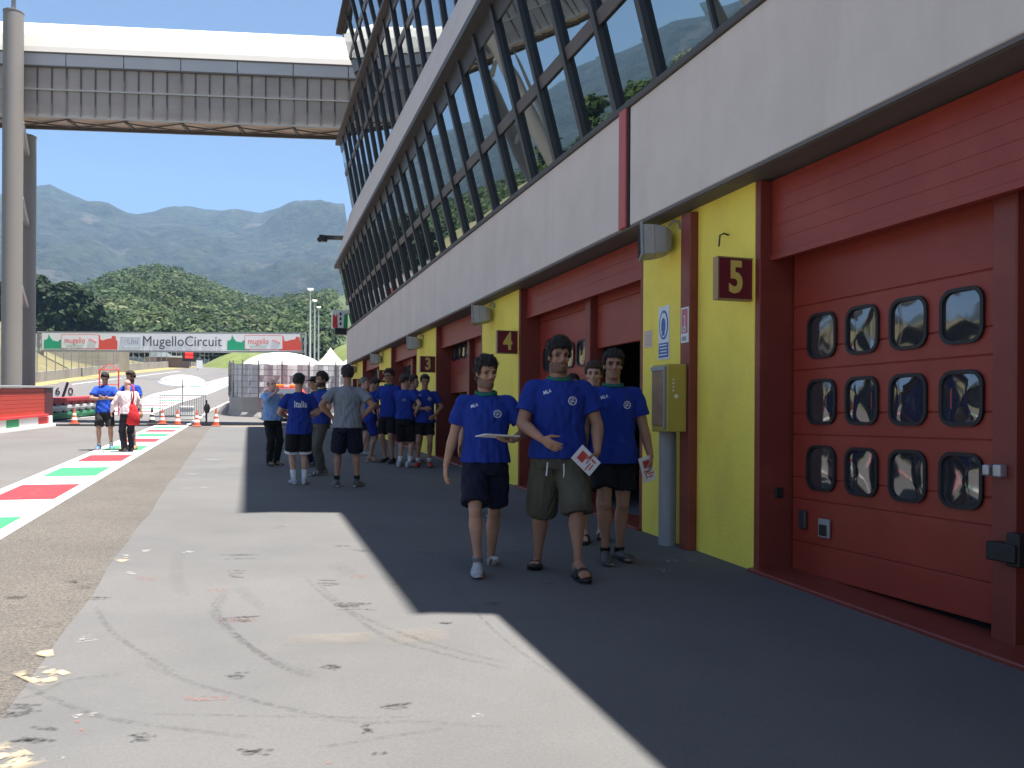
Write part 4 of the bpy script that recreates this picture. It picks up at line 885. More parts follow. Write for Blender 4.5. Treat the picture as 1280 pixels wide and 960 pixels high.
b = MB(); YS = [-120, -40, 0, 34]+[36+2*i for i in range(63)]+[260, 400, 650]; XS = [-1600, -400, -120, -60, 0, 60, 120, 400, 1600]
for a, c in zip(YS[:-1], YS[1:]):
    for x0, x1 in zip(XS[:-1], XS[1:]): b.quad((x0, a, gz(a)-.03), (x1, a, gz(a)-.03), (x1, c, gz(c)-.03), (x0, c, gz(c)-.03))
tag(b.build('ground', M['grass']), kind='structure')
tag(sheet(-23, 14, -60, 240, -.012).build('road', M['asphalt']), kind='structure')
def trk(Y):
    t = max(0, Y-60); x1 = -8.2+.0*t
    return (-20.6+.00062*t*t*1.0+.045*t if t else -20.6, -7.4+.05*t)
tag(sheet(0, 0, 20, 230, -.004, fx=trk).build('race_track', M['track']), kind='structure')
ye = lambda Y: -1.0+.012*math.sin(Y*1.3)+.01*math.sin(3.1*Y)
tag(sheet(0, 0, -20, 33.0, 0, 80, fx=lambda Y: (-2.3, ye(Y)+.1)).build('coarse_strip', M['coarse']), kind='structure')
tag(sheet(0, 0, -20, 33.1, .005, 110, fx=lambda Y: (ye(Y), 4.25)).build('apron', M['apron']), kind='structure')
pale = overlay(mat('pale concrete strip', (.26,.22,.165), .9, .08, 3), (.18,.165,.135), 2, .5, .8, .6)
tag(sheet(-1.0, 6.5, 33.12, 34.5, .004).build('concrete_strip', pale), kind='structure')
# tricolour strip along the pit lane
def xl(Y): return -3.19+.009*(Y-13)
def xr(Y): return -2.17+.015*(Y-8.5)
base = sheet(0, 0, 4, 33.9, .004, fx=lambda Y: (xl(Y), xr(Y)))
g_ = MB(); r_ = MB()
ys0 = []
# edges of the coloured blocks, read off the photograph's strip: pitch about 1.9 m
yb = [G(u, v).y for u, v in ((55, 654), (60, 624), (45, 606), (105, 594), (95, 585), (140, 577), (135, 569.5), (165, 565), (160, 560), (185, 556), (175, 553), (195, 549.5), (190, 547))]
Y = 6.9; k = 0
blocks = []
blk = [('r', 6.1, 7.7), ('g', 9.0, 10.54), ('r', 12.1, 13.84), ('g', 15.06, 16.6), ('r', 17.9, 19.45), ('g', 20.85, 22.3), ('r', 23.8, 25.3), ('g', 26.4, 27.8), ('r', 29.0, 30.3), ('g', 31.5, 32.6)]
for c, a, e in blk:
    t = g_ if c == 'g' else r_
    f = lambda Y: (xl(Y)+.16, xr(Y)-.16)
    (x0, x1), (x2, x3) = f(a), f(e); zz = .008
    t.quad((x0, a, gz(a)+zz), (x1, a, gz(a)+zz), (x3, e, gz(e)+zz), (x2, e, gz(e)+zz))
st = tag(base.build('tricolour_strip', M['p_white']), kind='structure')
g_.build('green_block', M['p_green'], st); r_.build('red_block', M['p_red'], st)
# the wider tricolour zone at the pit exit, and white lines
def line(pts, w, name, m, dz=.006):
    b = MB(); pts = [Vector(p) for p in pts]; out = []
    for p, q in zip(pts[:-1], pts[1:]):
        n = max(1, int((q-p).length/3))
        out += [p.lerp(q, i/n) for i in range(n)]
    out.append(pts[-1])
    for i in range(len(out)-1):
        p, q = out[i], out[i+1]; d = Vector((q.x-p.x, q.y-p.y, 0)).normalized(); s = Vector((d.y, -d.x, 0))*w/2
        b.add([(p.x-s.x, p.y-s.y, gz(p.y-s.y)+dz), (p.x+s.x, p.y+s.y, gz(p.y+s.y)+dz), (q.x+s.x, q.y+s.y, gz(q.y+s.y)+dz), (q.x-s.x, q.y-s.y, gz(q.y-s.y)+dz)], [(0,1,2,3)])
    return tag(b.build(name, m), kind='structure')
zx = lambda Y: (-7.0+.0155*(Y-68)+.0028*max(0, Y-80)*(Y-80)*.9, -3.35+.062*(Y-68))
zone = sheet(0, 0, 46, 118, .003, fx=lambda Y: (-6.9+max(0, Y-76)*.135, -3.9+.088*max(0, Y-62)+.02*min(0, Y-62)))
zo = tag(zone.build('exit_zone', M['p_white']), kind='structure')
zr = MB(); zg = MB()
for i in range(17):
    a = 47.5+4.2*i; e = a+1.5; t = zr if i % 3 != 1 else zg
    fz = lambda Y: (-6.9+max(0, Y-76)*.135+.25, -3.9+.088*max(0, Y-62)+.02*min(0, Y-62)-.25)
    (x0, x1), (x2, x3) = fz(a), fz(e)
    t.quad((x0, a, gz(a)+.007), (x1, a, gz(a)+.007), (x3, e, gz(e)+.007), (x2, e, gz(e)+.007))
zr.build('red_block', M['p_red'], zo); zg.build('green_block', M['p_green'], zo)
line([(xr(33.9)-.1, 33.9, 0), (-1.61, 50.8, 0), (-.82, 63, 0), (.8, 80, 0)], .16, 'white_line', M['p_white'])
line([(-7.3, 38.5, 0), (-5.2, 46, 0), (-4.6, 62, 0)], .18, 'white_line', M['p_white'])
line([(-19.0, 62, 0), (-17.05, 80.8, 0), (-14.3, 99.4, 0), (-12.6, 108.9, 0), (-8.5, 135, 0)], .22, 'white_line', M['p_white'])
gr = sheet(0, 0, 55, 160, .02, fx=lambda Y: (-21.3+.00065*(Y-55)**2+.02*(Y-55), -19.9+.0007*(Y-55)**2+.055*(Y-55)))
tag(gr.build('verge', overlay(mat('parched grass', (.25,.195,.08), .95, .2, 1.5, .4, 20), (.14,.125,.05), 1, .5, .7, .6)), kind='structure')
cross_strip = MB().hexa([(-6.8, 33.35, gz(33.4)-.05), (5, 33.95, gz(34)-.05), (5, 34.13, gz(34)-.05), (-6.8, 33.53, gz(33.5)-.05), (-6.8, 33.35, gz(33.4)+.045), (5, 33.95, gz(34)+.045), (5, 34.13, gz(34)+.045), (-6.8, 33.53, gz(33.5)+.045)])  # thin raised black strip running from side to side of the lane
tag(cross_strip.build('black_strip', M['black']), 'thin raised black strip across the whole pit lane by the cones', 'cable ramp')

# ---- wear on the apron: rubber smears, sprayed numbers, skid arcs, bare patches
def decal_mat(name, col, scale, lo, hi, mx=1.0, stretch=(1,1,1)):
    m = bpy.data.materials.new(name); m.use_nodes = True; N = m.node_tree.nodes; L = m.node_tree.links; p = N['Principled BSDF']
    p.inputs['Base Color'].default_value = (*col, 1); p.inputs['Roughness'].default_value = .9
    tc = N.new('ShaderNodeTexCoord'); mp = N.new('ShaderNodeMapping'); mp.inputs['Scale'].default_value = stretch; L.new(tc.outputs['Object'], mp.inputs[0])
    n = N.new('ShaderNodeTexNoise'); n.inputs['Scale'].default_value = scale; n.inputs['Detail'].default_value = 5; L.new(mp.outputs[0], n.inputs['Vector'])
    mr = N.new('ShaderNodeMapRange'); mr.inputs['From Min'].default_value = lo; mr.inputs['From Max'].default_value = hi; mr.inputs['To Max'].default_value = 1; L.new(n.outputs['Fac'], mr.inputs[0])
    at = N.new('ShaderNodeAttribute'); at.attribute_name = 'fade'
    mu = N.new('ShaderNodeMath'); mu.operation = 'MULTIPLY'; L.new(mr.outputs[0], mu.inputs[0]); L.new(at.outputs['Fac'], mu.inputs[1])
    m2 = N.new('ShaderNodeMath'); m2.operation = 'MULTIPLY'; m2.inputs[1].default_value = mx; L.new(mu.outputs[0], m2.inputs[0]); L.new(m2.outputs[0], p.inputs['Alpha'])
    return m
def arc(pts, w, m, dz=.009, fade=1.0):
    """a ribbon on the ground that fades towards its ends and edges"""
    pts = [Vector((p[0], p[1], 0)) for p in pts]; b = MB(); f = []
    n = 28; P = []
    for i in range(n+1):   # Catmull-Rom
        t = i/n*(len(pts)-1); k = min(int(t), len(pts)-2); t -= k
        p0, p1, p2, p3 = pts[max(k-1, 0)], pts[k], pts[k+1], pts[min(k+2, len(pts)-1)]
        P.append(.5*((2*p1)+(p2-p0)*t+(2*p0-5*p1+4*p2-p3)*t*t+(3*p1-p0-3*p2+p3)*t**3))
    vs = []
    for i, p in enumerate(P):
        d = (P[min(i+1, n)]-P[max(i-1, 0)]).normalized(); s = Vector((d.y, -d.x, 0))*w/2
        e = math.sin(math.pi*i/n)**.4*fade
        for q, a in ((-1, 0), (-.5, 1), (.5, 1), (1, 0)):
            v = p+s*q; vs.append((v.x, v.y, gz(v.y)+dz)); f.append(a*e)
    fs = [[4*i+j, 4*i+j+1, 4*i+j+5, 4*i+j+4] for i in range(n) for j in range(3)]
    return vs, fs, f
class Decal:
    def __init__(s): s.b = MB(); s.f = []
    def add(s, t): s.b.add(t[0], t[1]); s.f += t[2]; return s
    def build(s, name, m, parent=None):
        o = s.b.build(name, m, parent); a = o.data.attributes.new('fade', 'FLOAT', 'POINT'); a.data.foreach_set('value', s.f); return o
m_skid = decal_mat('tyre rubber', (.035,.033,.033), 30, .36, .68, .24); m_smear = decal_mat('dark smear', (.015,.014,.014), 55, .40, .64, .62, (.55, 1.6, 1))
m_red = decal_mat('faded red spray', (.30,.09,.07), 45, .48, .64, .45); m_bare = decal_mat('bare cream concrete', (.40,.33,.22), 11, .42, .52, .9); m_dust = decal_mat('pale dust', (.24,.21,.175), 4, .25, .7, .45); m_wh = decal_mat('white chip', (.40,.39,.38), 30, .44, .60, .45)
mk = Decal(); sk = Decal(); rdm = Decal(); ba = Decal(); du = Decal(); wc = Decal()
def gp(*uv): return [G(u, v)[:2] for u, v in uv]
for pts, w in (([(225,690),(222,725),(236,748)], .14), ([(285,740),(268,765),(300,800),(350,832),(400,845)], .07), ([(285,746),(275,768),(312,808),(362,840),(402,850)], .05),
               ([(12,848),(60,872),(130,898),(230,915),(330,925)], .05), ([(0,882),(50,870),(90,853),(160,845)], .04), ([(180,830),(240,855),(330,880),(440,905),(520,905),(640,912)], .05),
               ([(380,720),(420,755),(520,800),(640,832)], .05), ([(395,728),(470,790),(560,820),(640,838)], .05), ([(170,895),(300,897),(450,900),(520,898)], .03), ([(300,735),(315,750),(335,765)], .12), ([(420,705),(440,722)], .22), ([(120,760),(140,790),(175,815),(230,850)], .05), ([(560,725),(620,790),(700,850)], .03), ([(400,937),(450,930),(560,912)], .04)):
    sk.add(arc(gp(*pts), w, None, fade=.4 if w > .1 else .85))
for u, v, hw, h in ((27,891,28,6),(48,922,26,9),(178,926,20,5),(300,719,15,4),(300,776,28,3.5),(500,883,25,5),(445,760,32,6),(300,694,26,2),(95,727,15,3),(20,747,16,3.5),(300,846,16,4),(417,834,14,5),(240,905,0,0),(415,730,18,4),(460,915,8,5),(455,690,16,1.6),(430,684,14,1.5),(480,948,14,2),(640,693,16,2),(620,756,16,2.5),(122,750,16,3),(320,940,22,6),(110,735,10,3),(300,700,20,1),(348,660,12,1.5),(535,693,20,2),(560,780,16,3),(690,730,12,1.5)):
    if hw:   # a scatter of short broken strokes
        dep = abs(G(u, v-h).y-G(u, v+h).y)
        for q in range(2+int(h/1.6)):
            p0 = G(u, v); wx = hw/1040*p0.y; cx = p0.x+rnd.uniform(-.35, .35)*wx; cy_ = p0.y+rnd.uniform(-.5, .5)*dep; l = wx*rnd.uniform(.35, .8); sl_ = rnd.uniform(-.25, .1)*dep
            mk.add(arc([(cx-l, cy_-sl_), (cx+rnd.uniform(-.3,.3)*l, cy_+rnd.uniform(-.02,.02)), (cx+l, cy_+sl_)], min(.05, .018+dep*rnd.uniform(.05, .16)), None))
for u, v, hw, h in ((262,875,30,3),(300,777,26,3),(185,725,16,2),(272,739,14,2),(450,722,10,2),(495,732,8,2),(105,917,10,2),(410,958,8,2),(100,905,4,1)):
    rdm.add(arc(gp((u-hw, v), (u, v), (u+hw, v)), abs(G(u, v-h).y-G(u, v+h).y)+.015, None))
for u, v, hw, h in ((53,849,20,11),(60,820,9,4),(155,701,9,2.5),(14,950,24,18),(80,843,6,3)):
    ba.add(arc(gp((u-hw, v+h*.4), (u, v), (u+hw, v-h*.4)), abs(G(u, v-h).y-G(u, v+h).y)+.05, None))
for u, v, hw, h in ((415,800,60,5),(520,797,40,8),(600,775,0,0)):
    if hw: du.add(arc(gp((u-hw, v+h*.3), (u, v), (u+hw, v-h*.3)), abs(G(u, v-h).y-G(u, v+h).y)+.1, None))
for u, v, hw, h in ((102,899,8,2),(117,897,5,2),(185,690,7,1.5),(235,691,7,1.2),(165,718,4,2),(160,696,6,1.5),(240,593,3,1),(233,611,2,1),(255,610,4,1),(265,575,4,1),(598,897,6,2),(840,702,10,2),(866,702,6,1.5),(832,714,7,2),(110,800,5,4),(78,950,3,2),(106,802,4,3)):
    wc.add(arc(gp((u-hw, v+.5), (u, v), (u+hw, v-.5)), abs(G(u, v-h).y-G(u, v+h).y)+.02, None))
for d, n_, m in ((sk, 'skid_marks', m_skid), (mk, 'rubber_smears', m_smear), (rdm, 'spray_marks', m_red), (ba, 'bare_patches', m_bare), (du, 'dust', m_dust), (wc, 'paint_chips', m_wh)):
    tag(d.build(n_, m), kind='structure')

# ================================================================ PIT WALL, TYRE BARRIER, CONES, GATE
og = mat('orange red panel', (.42,.045,.022), .55, .08, 3)
N_, L_, p_ = nodes(og)
s = empty('pit_wall', (-6.9, 30, gz(30))); tag(s, 'red pit wall with white base and green and red squares', 'wall')
x0, x1 = -7.1, -6.35; YA, YB = 22.0, 33.3
fx_ = lambda Y: -6.95+(Y-28.5)*.12
def wallbox(ya, yb, za, zb, d0, d1, b, m=0):
    b.hexa([(fx_(ya)-d0, ya, gz(ya)+za), (fx_(ya)+d1, ya, gz(ya)+za), (fx_(yb)+d1, yb, gz(yb)+za), (fx_(yb)-d0, yb, gz(yb)+za), (fx_(ya)-d0, ya, gz(ya)+zb), (fx_(ya)+d1, ya, gz(ya)+zb), (fx_(yb)+d1, yb, gz(yb)+zb), (fx_(yb)-d0, yb, gz(yb)+zb)], m)
b = MB(); wallbox(YA, YB, -.1, .36, .5, .05, b); wallbox(YA, YB, -.1, .08, .5, .16, b); part(b, 'base', whs, s, bevel=.01)
b = MB()
for i, ya in enumerate((24.0, 26.6, 29.2, 31.9)): wallbox(ya, ya+1.0, .10, .35, .0, .056, b, i % 2)
part(b, 'colour_square', [grn, rd], s)
b = MB(); wallbox(YA, YB-.6, .36, .44, .5, .12, b); part(b, 'ledge', rd, s, bevel=.01)
b = MB()
for k in range(7): wallbox(YA, YB-.7, .44+.128*k, .44+.128*k+.122, .3, .02, b)
part(b, 'red_panel', og, s, bevel=.006)
b = MB(); wallbox(YB-.69, YB+.1, .12, 1.35, .3, .03, b); part(b, 'end_panel', mat('maroon panel', (.085,.015,.018), .5), s, bevel=.01)
b = MB(); wallbox(YA, YB+.12, 1.35, 1.42, .36, .07, b); part(b, 'coping', M['grey_metal'], s, bevel=.008)
# conveyor faced tyre barrier
s = empty('tyre_barrier', (-6.8, 40, gz(40))); tag(s, 'low barrier of stacked red, white and green layers beside the pit wall', 'barrier')
P0, P1 = Vector((-7.25, 36.2, 0)), Vector((-6.15, 45.5, 0))
layers = [('p_green', .07, .33), ('p_white', .36, .62), ('p_red', .65, .93)]
d = (P1-P0).normalized(); sx = Vector((d.y, -d.x, 0))
for nm, za, zb in layers:
    b = MB()
    for k in range(2):
        z0, z1 = za+(zb-za)*k/2, za+(zb-za)*(k+1)/2-.02
        n = 10
        for i in range(n):
            a, c = P0.lerp(P1, i/n), P0.lerp(P1, (i+1)/n); sag = .03*math.sin(3*i+k); ga, gc = gz(a.y), gz(c.y); o_ = sx*(.06 if k else .0)
            b.hexa([a-sx*.7+Vector((0,0,ga+z0)), a+o_+Vector((0,0,ga+z0-.02)), c+o_+Vector((0,0,gc+z0-.02)), c-sx*.7+Vector((0,0,gc+z0)), a-sx*.7+Vector((0,0,ga+z1)), a+o_+Vector((0,0,ga+z1)), c+o_+Vector((0,0,gc+z1)), c-sx*.7+Vector((0,0,gc+z1))])
    part(b, 'layer', M[nm], s, bevel=.01)
for i in range(9):
    a = P0.lerp(P1, (i+.5)/9)
    for zz in (.345, .635): part(MB().obox(a+sx*.03+Vector((0,0,gz(a.y)+zz)), d*.22, sx*.05, (0,0,.035)), 'strap', M['black'], s)
for i, (u, v) in enumerate(((57,500),(57,520))): pass
# speed board on the barrier
YB_ = 43.2; p = AY(80, 490, YB_)
s = empty('speed_board', (p.x, YB_, p.z)); tag(s, 'round pale speed board reading 60 crossed by a black bar', 'sign')
b = MB().prism(disc(.47, 32), lambda a, c: (p.x+a, YB_, p.z+.02+c), (0,.02,0)); part(b, 'plate', mat('pale board', (.72,.70,.68), .6), s)
b = MB().bar((p.x-.12, YB_-.006, p.z-.46), (p.x+.15, YB_-.006, p.z+.46), .11, .008, up=(0,1,0)); b.obox((p.x-.19, YB_-.04, p.z-.46), (.16,0,0), (0,.02,0), (0,0,.06)); part(b, 'bar', M['black'], s)
for ch, dx in (('6', -.27), ('0', .27)):
    t = text(ch, .48, M['black'], frame((p.x+dx, YB_-.006, p.z+.02), (1,0,0), (0,0,1)), s); t.matrix_parent_inverse = Matrix.Translation(-s.location)
b = MB().bar((p.x, YB_+.05, gz(YB_)), (p.x, YB_+.05, p.z), .05, .05); part(b, 'post', M['grey_metal'], s)
# traffic cones
cor = mat('orange cone plastic', (.45,.085,.03), .5, .05, 6); cwh = mat('cone white band', (.74,.72,.68), .5)
def cone(body, bands, lab, x, y, h=.5):
    s = empty('traffic_cone', (x, y, gz(y))); tag(s, lab, 'traffic cone', 'cones across the pit lane')
    b = MB().box(-.17, .17, -.17, .17, 0, .035); b.build('foot', body, s, bevel=.01)
    def rr(z): return .135-.105*z/h
    b = MB()
    for z0, z1, m in ((.035, .14, 0), (.14, .23, 1), (.23, .30, 0), (.30, .38, 1), (.38, h, 0)):
        b.tube([(0,0,z0*h/.5), (0,0,z1*h/.5)], [rr(z0*h/.5), rr(z1*h/.5)], 16, m)
    b.build('body', [body, bands], s, auto=True)
    return s
clab = ['orange and white cone at the end of the red pit wall', 'orange and white cone in front of the tricolour barrier', 'orange and white cone left of the crowd barrier', 'orange and white cone in front of the crowd barrier panel', 'orange and white cone right of the white box', 'rightmost orange and white cone, clear of the strip']
for (u, v), l in zip(((56,532),(93,530),(203,530),(222,531.5),(246,533),(270,533)), clab):
    p = G(u, v); cone(cor, cwh, l, p.x, p.y, .62 if u == 270 else .55)
p = G(190, 530); cone(M['black'], cwh, 'black and white cone beside the red shoulder bag', p.x, p.y, .60)
# crowd control barrier
pa, pb_ = G(200, 524), G(257, 525.5)
s = empty('crowd_barrier', ((pa+pb_)/2)); tag(s, 'grey steel crowd barrier with thin uprights across the lane', 'barrier')
d = (pb_-pa); d.z = 0; ga = gz(pa.y)
b = MB(); a0 = Vector((pa.x, pa.y, ga)); a1 = Vector((pb_.x, pb_.y, ga))
b.tube([a0+Vector((0,0,.05)), a0+Vector((0,0,1.05)), a1+Vector((0,0,1.05)), a1+Vector((0,0,.05))], .028, 8); b.tube([a0+Vector((0,0,.16)), a1+Vector((0,0,.16))], .022, 8)
part(b, 'frame', M['grey_metal'], s)
b = MB()
for i in range(1, 20):
    q = a0.lerp(a1, i/20); b.tube([q+Vector((0,0,.16)), q+Vector((0,0,1.05))], .011, 6)
part(b, 'bars', M['grey_metal'], s)
for t in (.12, .88):
    q = a0.lerp(a1, t); b = MB().box(q.x-.03, q.x+.03, q.y-.32, q.y+.32, ga, ga+.04); part(b, 'foot', M['grey_metal'], s)
p = AY(233.5, 520, 39.4)
o = MB().box(p.x-.28, p.x+.28, p.y, p.y+.35, gz(p.y), gz(p.y)+.58).box(p.x-.30, p.x+.30, p.y-.02, p.y+.37, gz(p.y)+.50, gz(p.y)+.60).build('white_box', whs, None, bevel=.015); tag(o, 'white plastic box on the ground in front of the crowd barrier', 'box')
p = G(258, 530)
s = empty('barrier_post', (p.x, p.y, gz(p.y))); tag(s, 'black post with a round black head at the right end of the crowd barrier', 'post')
b = MB().tube([(p.x, p.y, gz(p.y)), (p.x, p.y, gz(p.y)+.95)], .035, 10); b.box(p.x-.16, p.x+.16, p.y-.16, p.y+.16, gz(p.y), gz(p.y)+.05); part(b, 'pole', M['dark'], s)
b = MB().ell((p.x+.02, p.y-.02, gz(p.y)+.62), (.12,.09,.20)); part(b, 'head', M['black'], s, smooth=True)
# thin red tubular frame
p0 = G(124, 527); y0 = 43.5; xa, xb = AY(124, 500, y0).x, AY(148, 500, y0).x; zt = AY(124, 462, y0).z
s = empty('tube_frame', ((xa+xb)/2, y0, gz(y0))); tag(s, 'thin red tubular frame standing behind the man in blue polo', 'frame')
b = MB()
for x in (xa, xb):
    b.tube([(x, y0, gz(y0)), (x, y0, zt)], .03, 8)
b.tube([(xa, y0, zt), (xb, y0, zt)], .025, 8); b.tube([(xa, y0, zt-.7), (xb, y0, zt-.7)], .02, 8); b.tube([(xa, y0, zt), ((xa+xb)/2, y0, zt+.28), (xb, y0, zt)], .02, 8)
part(b, 'tubes', rd, s)
# parasol
PY_ = 43.0; pc = AY(228, 477, PY_)
s = empty('parasol', (pc.x, PY_, gz(PY_))); tag(s, 'white parasol tilted back showing its blue grey underside', 'parasol')
can = mat('parasol cloth', (.72,.71,.69), .8); und = mat('parasol underside', (.42,.49,.58), .8)
tilt = Matrix.Rotation(R(-6.5), 3, 'X'); b = MB(); rr = 1.12; n = 32; c = Vector((pc.x, PY_, pc.z-.04))
rings = []
for i in range(9):
    t = i/8*R(74); rings.append([c+tilt@Vector((rr*math.sin(t)/math.sin(R(74))*math.cos(2*math.pi*k/n), rr*math.sin(t)/math.sin(R(74))*math.sin(2*math.pi*k/n), .36*(math.cos(t)-math.cos(R(74)))/(1-math.cos(R(74)))-.02)) for k in range(n)])
def shell(off, m):
    o = len(b.v)
    for r in rings: b.v += [tuple(p+off) for p in r]; 
    for i in range(8):
        for k in range(n): b.f.append([o+i*n+k, o+i*n+(k+1) % n, o+(i+1)*n+(k+1) % n, o+(i+1)*n+k]); b.m.append(m)
shell(Vector((0,0,0)), 0); 

for m_ in (can, und):
    N, L, p = nodes(m_); tr = N.new('ShaderNodeBsdfTranslucent'); tr.inputs[0].default_value = (.80,.84,.90,1); ms = N.new('ShaderNodeMixShader'); ms.inputs[0].default_value = .6; L.new(p.outputs[0], ms.inputs[1]); L.new(tr.outputs[0], ms.inputs[2]); L.new(ms.outputs[0], N['Material Output'].inputs['Surface'])
part(b, 'canopy', [can, und], s)
b = MB()
for k in range(n): 
    p, q = rings[8][k], rings[8][(k+1) % n]; b.bar(p, q, .05, .05)
part(b, 'hem', can, s)
b = MB().tube([(pc.x, PY_+.05, gz(PY_)), (pc.x, PY_+.05, pc.z+.3)], .024, 8); part(b, 'pole', M['dark'], s)
b = MB().tube([(pc.x, PY_+.05, gz(PY_)), (pc.x, PY_+.05, gz(PY_)+.12)], [.28, .24], 20); part(b, 'base', whs, s)

# ================================================================ FENCED TENT COMPOUND, RESCUE CAR
con = overlay(mat('grey concrete barrier', (.30,.295,.285), .85, .06, 2, .2, 30), (.235,.23,.22), 1.2, .5, .8, .6)
tarp = overlay(mat('grey fence tarp', (.62,.64,.66), .55, .1, 2.2, .35, 5), (.44,.46,.49), 1.6, .45, .75, .6, (1, 1, .5))
cpts = [Vector((-.35, 62, 0)), Vector((-.50, 50, 0)), Vector((-.50, 46.2, 0)), Vector((-.30, 44.6, 0)), Vector((.15, 43.5, 0)), Vector((.9, 42.95, 0)), Vector((2.0, 42.7, 0)), Vector((8.5, 42.2, 0))]
s = empty('concrete_barrier', (2, 43, gz(43))); tag(s, 'grey curved concrete barrier below the tarped fence', 'barrier')
b = MB()
def along(pts, step):
    out = []
    for p, q in zip(pts[:-1], pts[1:]):
        n = max(1, round((q-p).length/step)); out += [p.lerp(q, i/n) for i in range(n)]
    return out+[pts[-1]]
cp = along(cpts, .6)
def nrm2(P, i): d = (P[min(i+1, len(P)-1)]-P[max(i-1, 0)]).normalized(); return Vector((d.y, -d.x, 0))
for i in range(len(cp)-1):
    p, q = cp[i], cp[i+1]; a, c = nrm2(cp, i), nrm2(cp, i+1)   # outward is -normal
    z0, z1 = gz(p.y)-.05, gz(q.y)-.05; H = 1.0
    b.hexa([p-a*.0+Vector((0,0,z0)), p+a*-.35+Vector((0,0,z0)), q+c*-.35+Vector((0,0,z1)), q+Vector((0,0,z1)), p+Vector((0,0,z0+H)), p-a*.35+Vector((0,0,z0+H)), q-c*.35+Vector((0,0,z1+H)), q+Vector((0,0,z1+H))])
part(b, 'barrier_wall', con, s)
b = MB()
for i in range(len(cp)-1):
    p, q = cp[i], cp[i+1]; a, c = nrm2(cp, i), nrm2(cp, i+1); z0, z1 = gz(p.y), gz(q.y)
    b.hexa([p+a*.10+Vector((0,0,z0)), p+Vector((0,0,z0)), q+Vector((0,0,z1)), q+c*.10+Vector((0,0,z1)), p+a*.02+Vector((0,0,z0+.22)), p+Vector((0,0,z0+.22)), q+Vector((0,0,z1+.22)), q+c*.02+Vector((0,0,z1+.22))])
part(b, 'toe', con, s)
s = empty('tarped_fence', (2, 43.2, gz(43)+.95)); tag(s, 'wire mesh fence covered in grey tarp on the concrete barrier', 'fence')
b = MB(); cpf = along(cpts, .25); ztop = 2.62
for i in range(len(cpf)-1):
    p, q = cpf[i], cpf[i+1]; a, c = nrm2(cpf, i), nrm2(cpf, i+1); w0, w1 = .04*math.sin(i*1.9), .04*math.sin((i+1)*1.9)
    for z0, z1 in ((.95, 1.5), (1.5, 2.05), (2.05, ztop-.04*math.sin(i*.8)**2)):
        b.quad(p-a*(.12+w0)+Vector((0,0,gz(p.y)+z0)), q-c*(.12+w1)+Vector((0,0,gz(q.y)+z0)), q-c*(.12-w1)+Vector((0,0,gz(q.y)+z1)), p-a*(.12-w0)+Vector((0,0,gz(p.y)+z1)))
part(b, 'tarp', tarp, s, smooth=True)
b = MB(); cpp = along(cpts, 1.25)
for i, p in enumerate(cpp):
    a = nrm2(cpp, i); b.bar(p+a*.0+Vector((0,0,gz(p.y)+.9)), p+Vector((0,0,gz(p.y)+2.80)), .07, .07)
part(b, 'posts', mat('fence post', (.20,.20,.20), .6), s)
b = MB()
for i in range(len(cpf)-1):
    p, q = cpf[i], cpf[i+1]
    for zz in (1.15, 1.45, 1.75, 2.05, 2.35, 2.6): b.bar(p+nrm2(cpf, i)*.05+Vector((0,0,gz(p.y)+zz)), q+nrm2(cpf, i+1)*.05+Vector((0,0,gz(q.y)+zz)), .022, .022)
    if i % 2 == 0: b.bar(p+nrm2(cpf, i)*.05+Vector((0,0,gz(p.y)+1.0)), p+nrm2(cpf, i)*.05+Vector((0,0,gz(p.y)+2.62)), .022, .022)
part(b, 'wire_mesh', mat('fence wire', (.15,.15,.16), .6), s)
tent = overlay(mat('white tent fabric', (.58,.565,.525), .6, .03, .8), (.48,.46,.42), .5, .55, .8, .5, (3, .4, 1))
pL, pR, pT = AY(303, 470, 62), AY(408, 470, 62), AY(352, 439, 62)
s = empty('vault_tent', ((pL.x+pR.x)/2, 66, gz(66))); tag(s, 'large white vaulted tent behind the tarped fence', 'tent')
b = MB(); n = 24; zb_ = pL.z-2.5
for i in range(n):
    for j in range(8):
        def pt(i, j):
            a = math.pi*i/n; y = 62+9*j/8; x = (pL.x+pR.x)/2-(pR.x-pL.x)/2*1.18*math.cos(a); e = max(0, 1-abs(2*j/8-1)**2.6)**.55
            return (x, y, pL.z-.9+(pT.z-pL.z+.9)*1.08*(max(0, math.sin(a))**.6)*e)
        b.quad(pt(i, j), pt(i+1, j), pt(i+1, j+1), pt(i, j+1))
cxp = [((pL.x+pR.x)/2-(pR.x-pL.x)/2*1.05*math.cos(math.pi*i/n), pL.z-.5+(pT.z-pL.z+.5)*(max(0, math.sin(math.pi*i/n))**.85)) for i in range(n+1)]
part(b, 'canopy', tent, s, auto=True)
b = MB()
for j in range(0, 9, 2):
    b.tube([(x, 62+9*j/8, pL.z-.9+(z-pL.z+.9)*max(.02, 1-abs(2*j/8-1)**2.6)**.55) for x, z in cxp], .05, 6)
part(b, 'ribs', tent, s)
b = MB().box(pL.x-.2, pR.x+.2, 62.02, 71, zb_-.5, pL.z-.85); part(b, 'side_wall', tent, s)
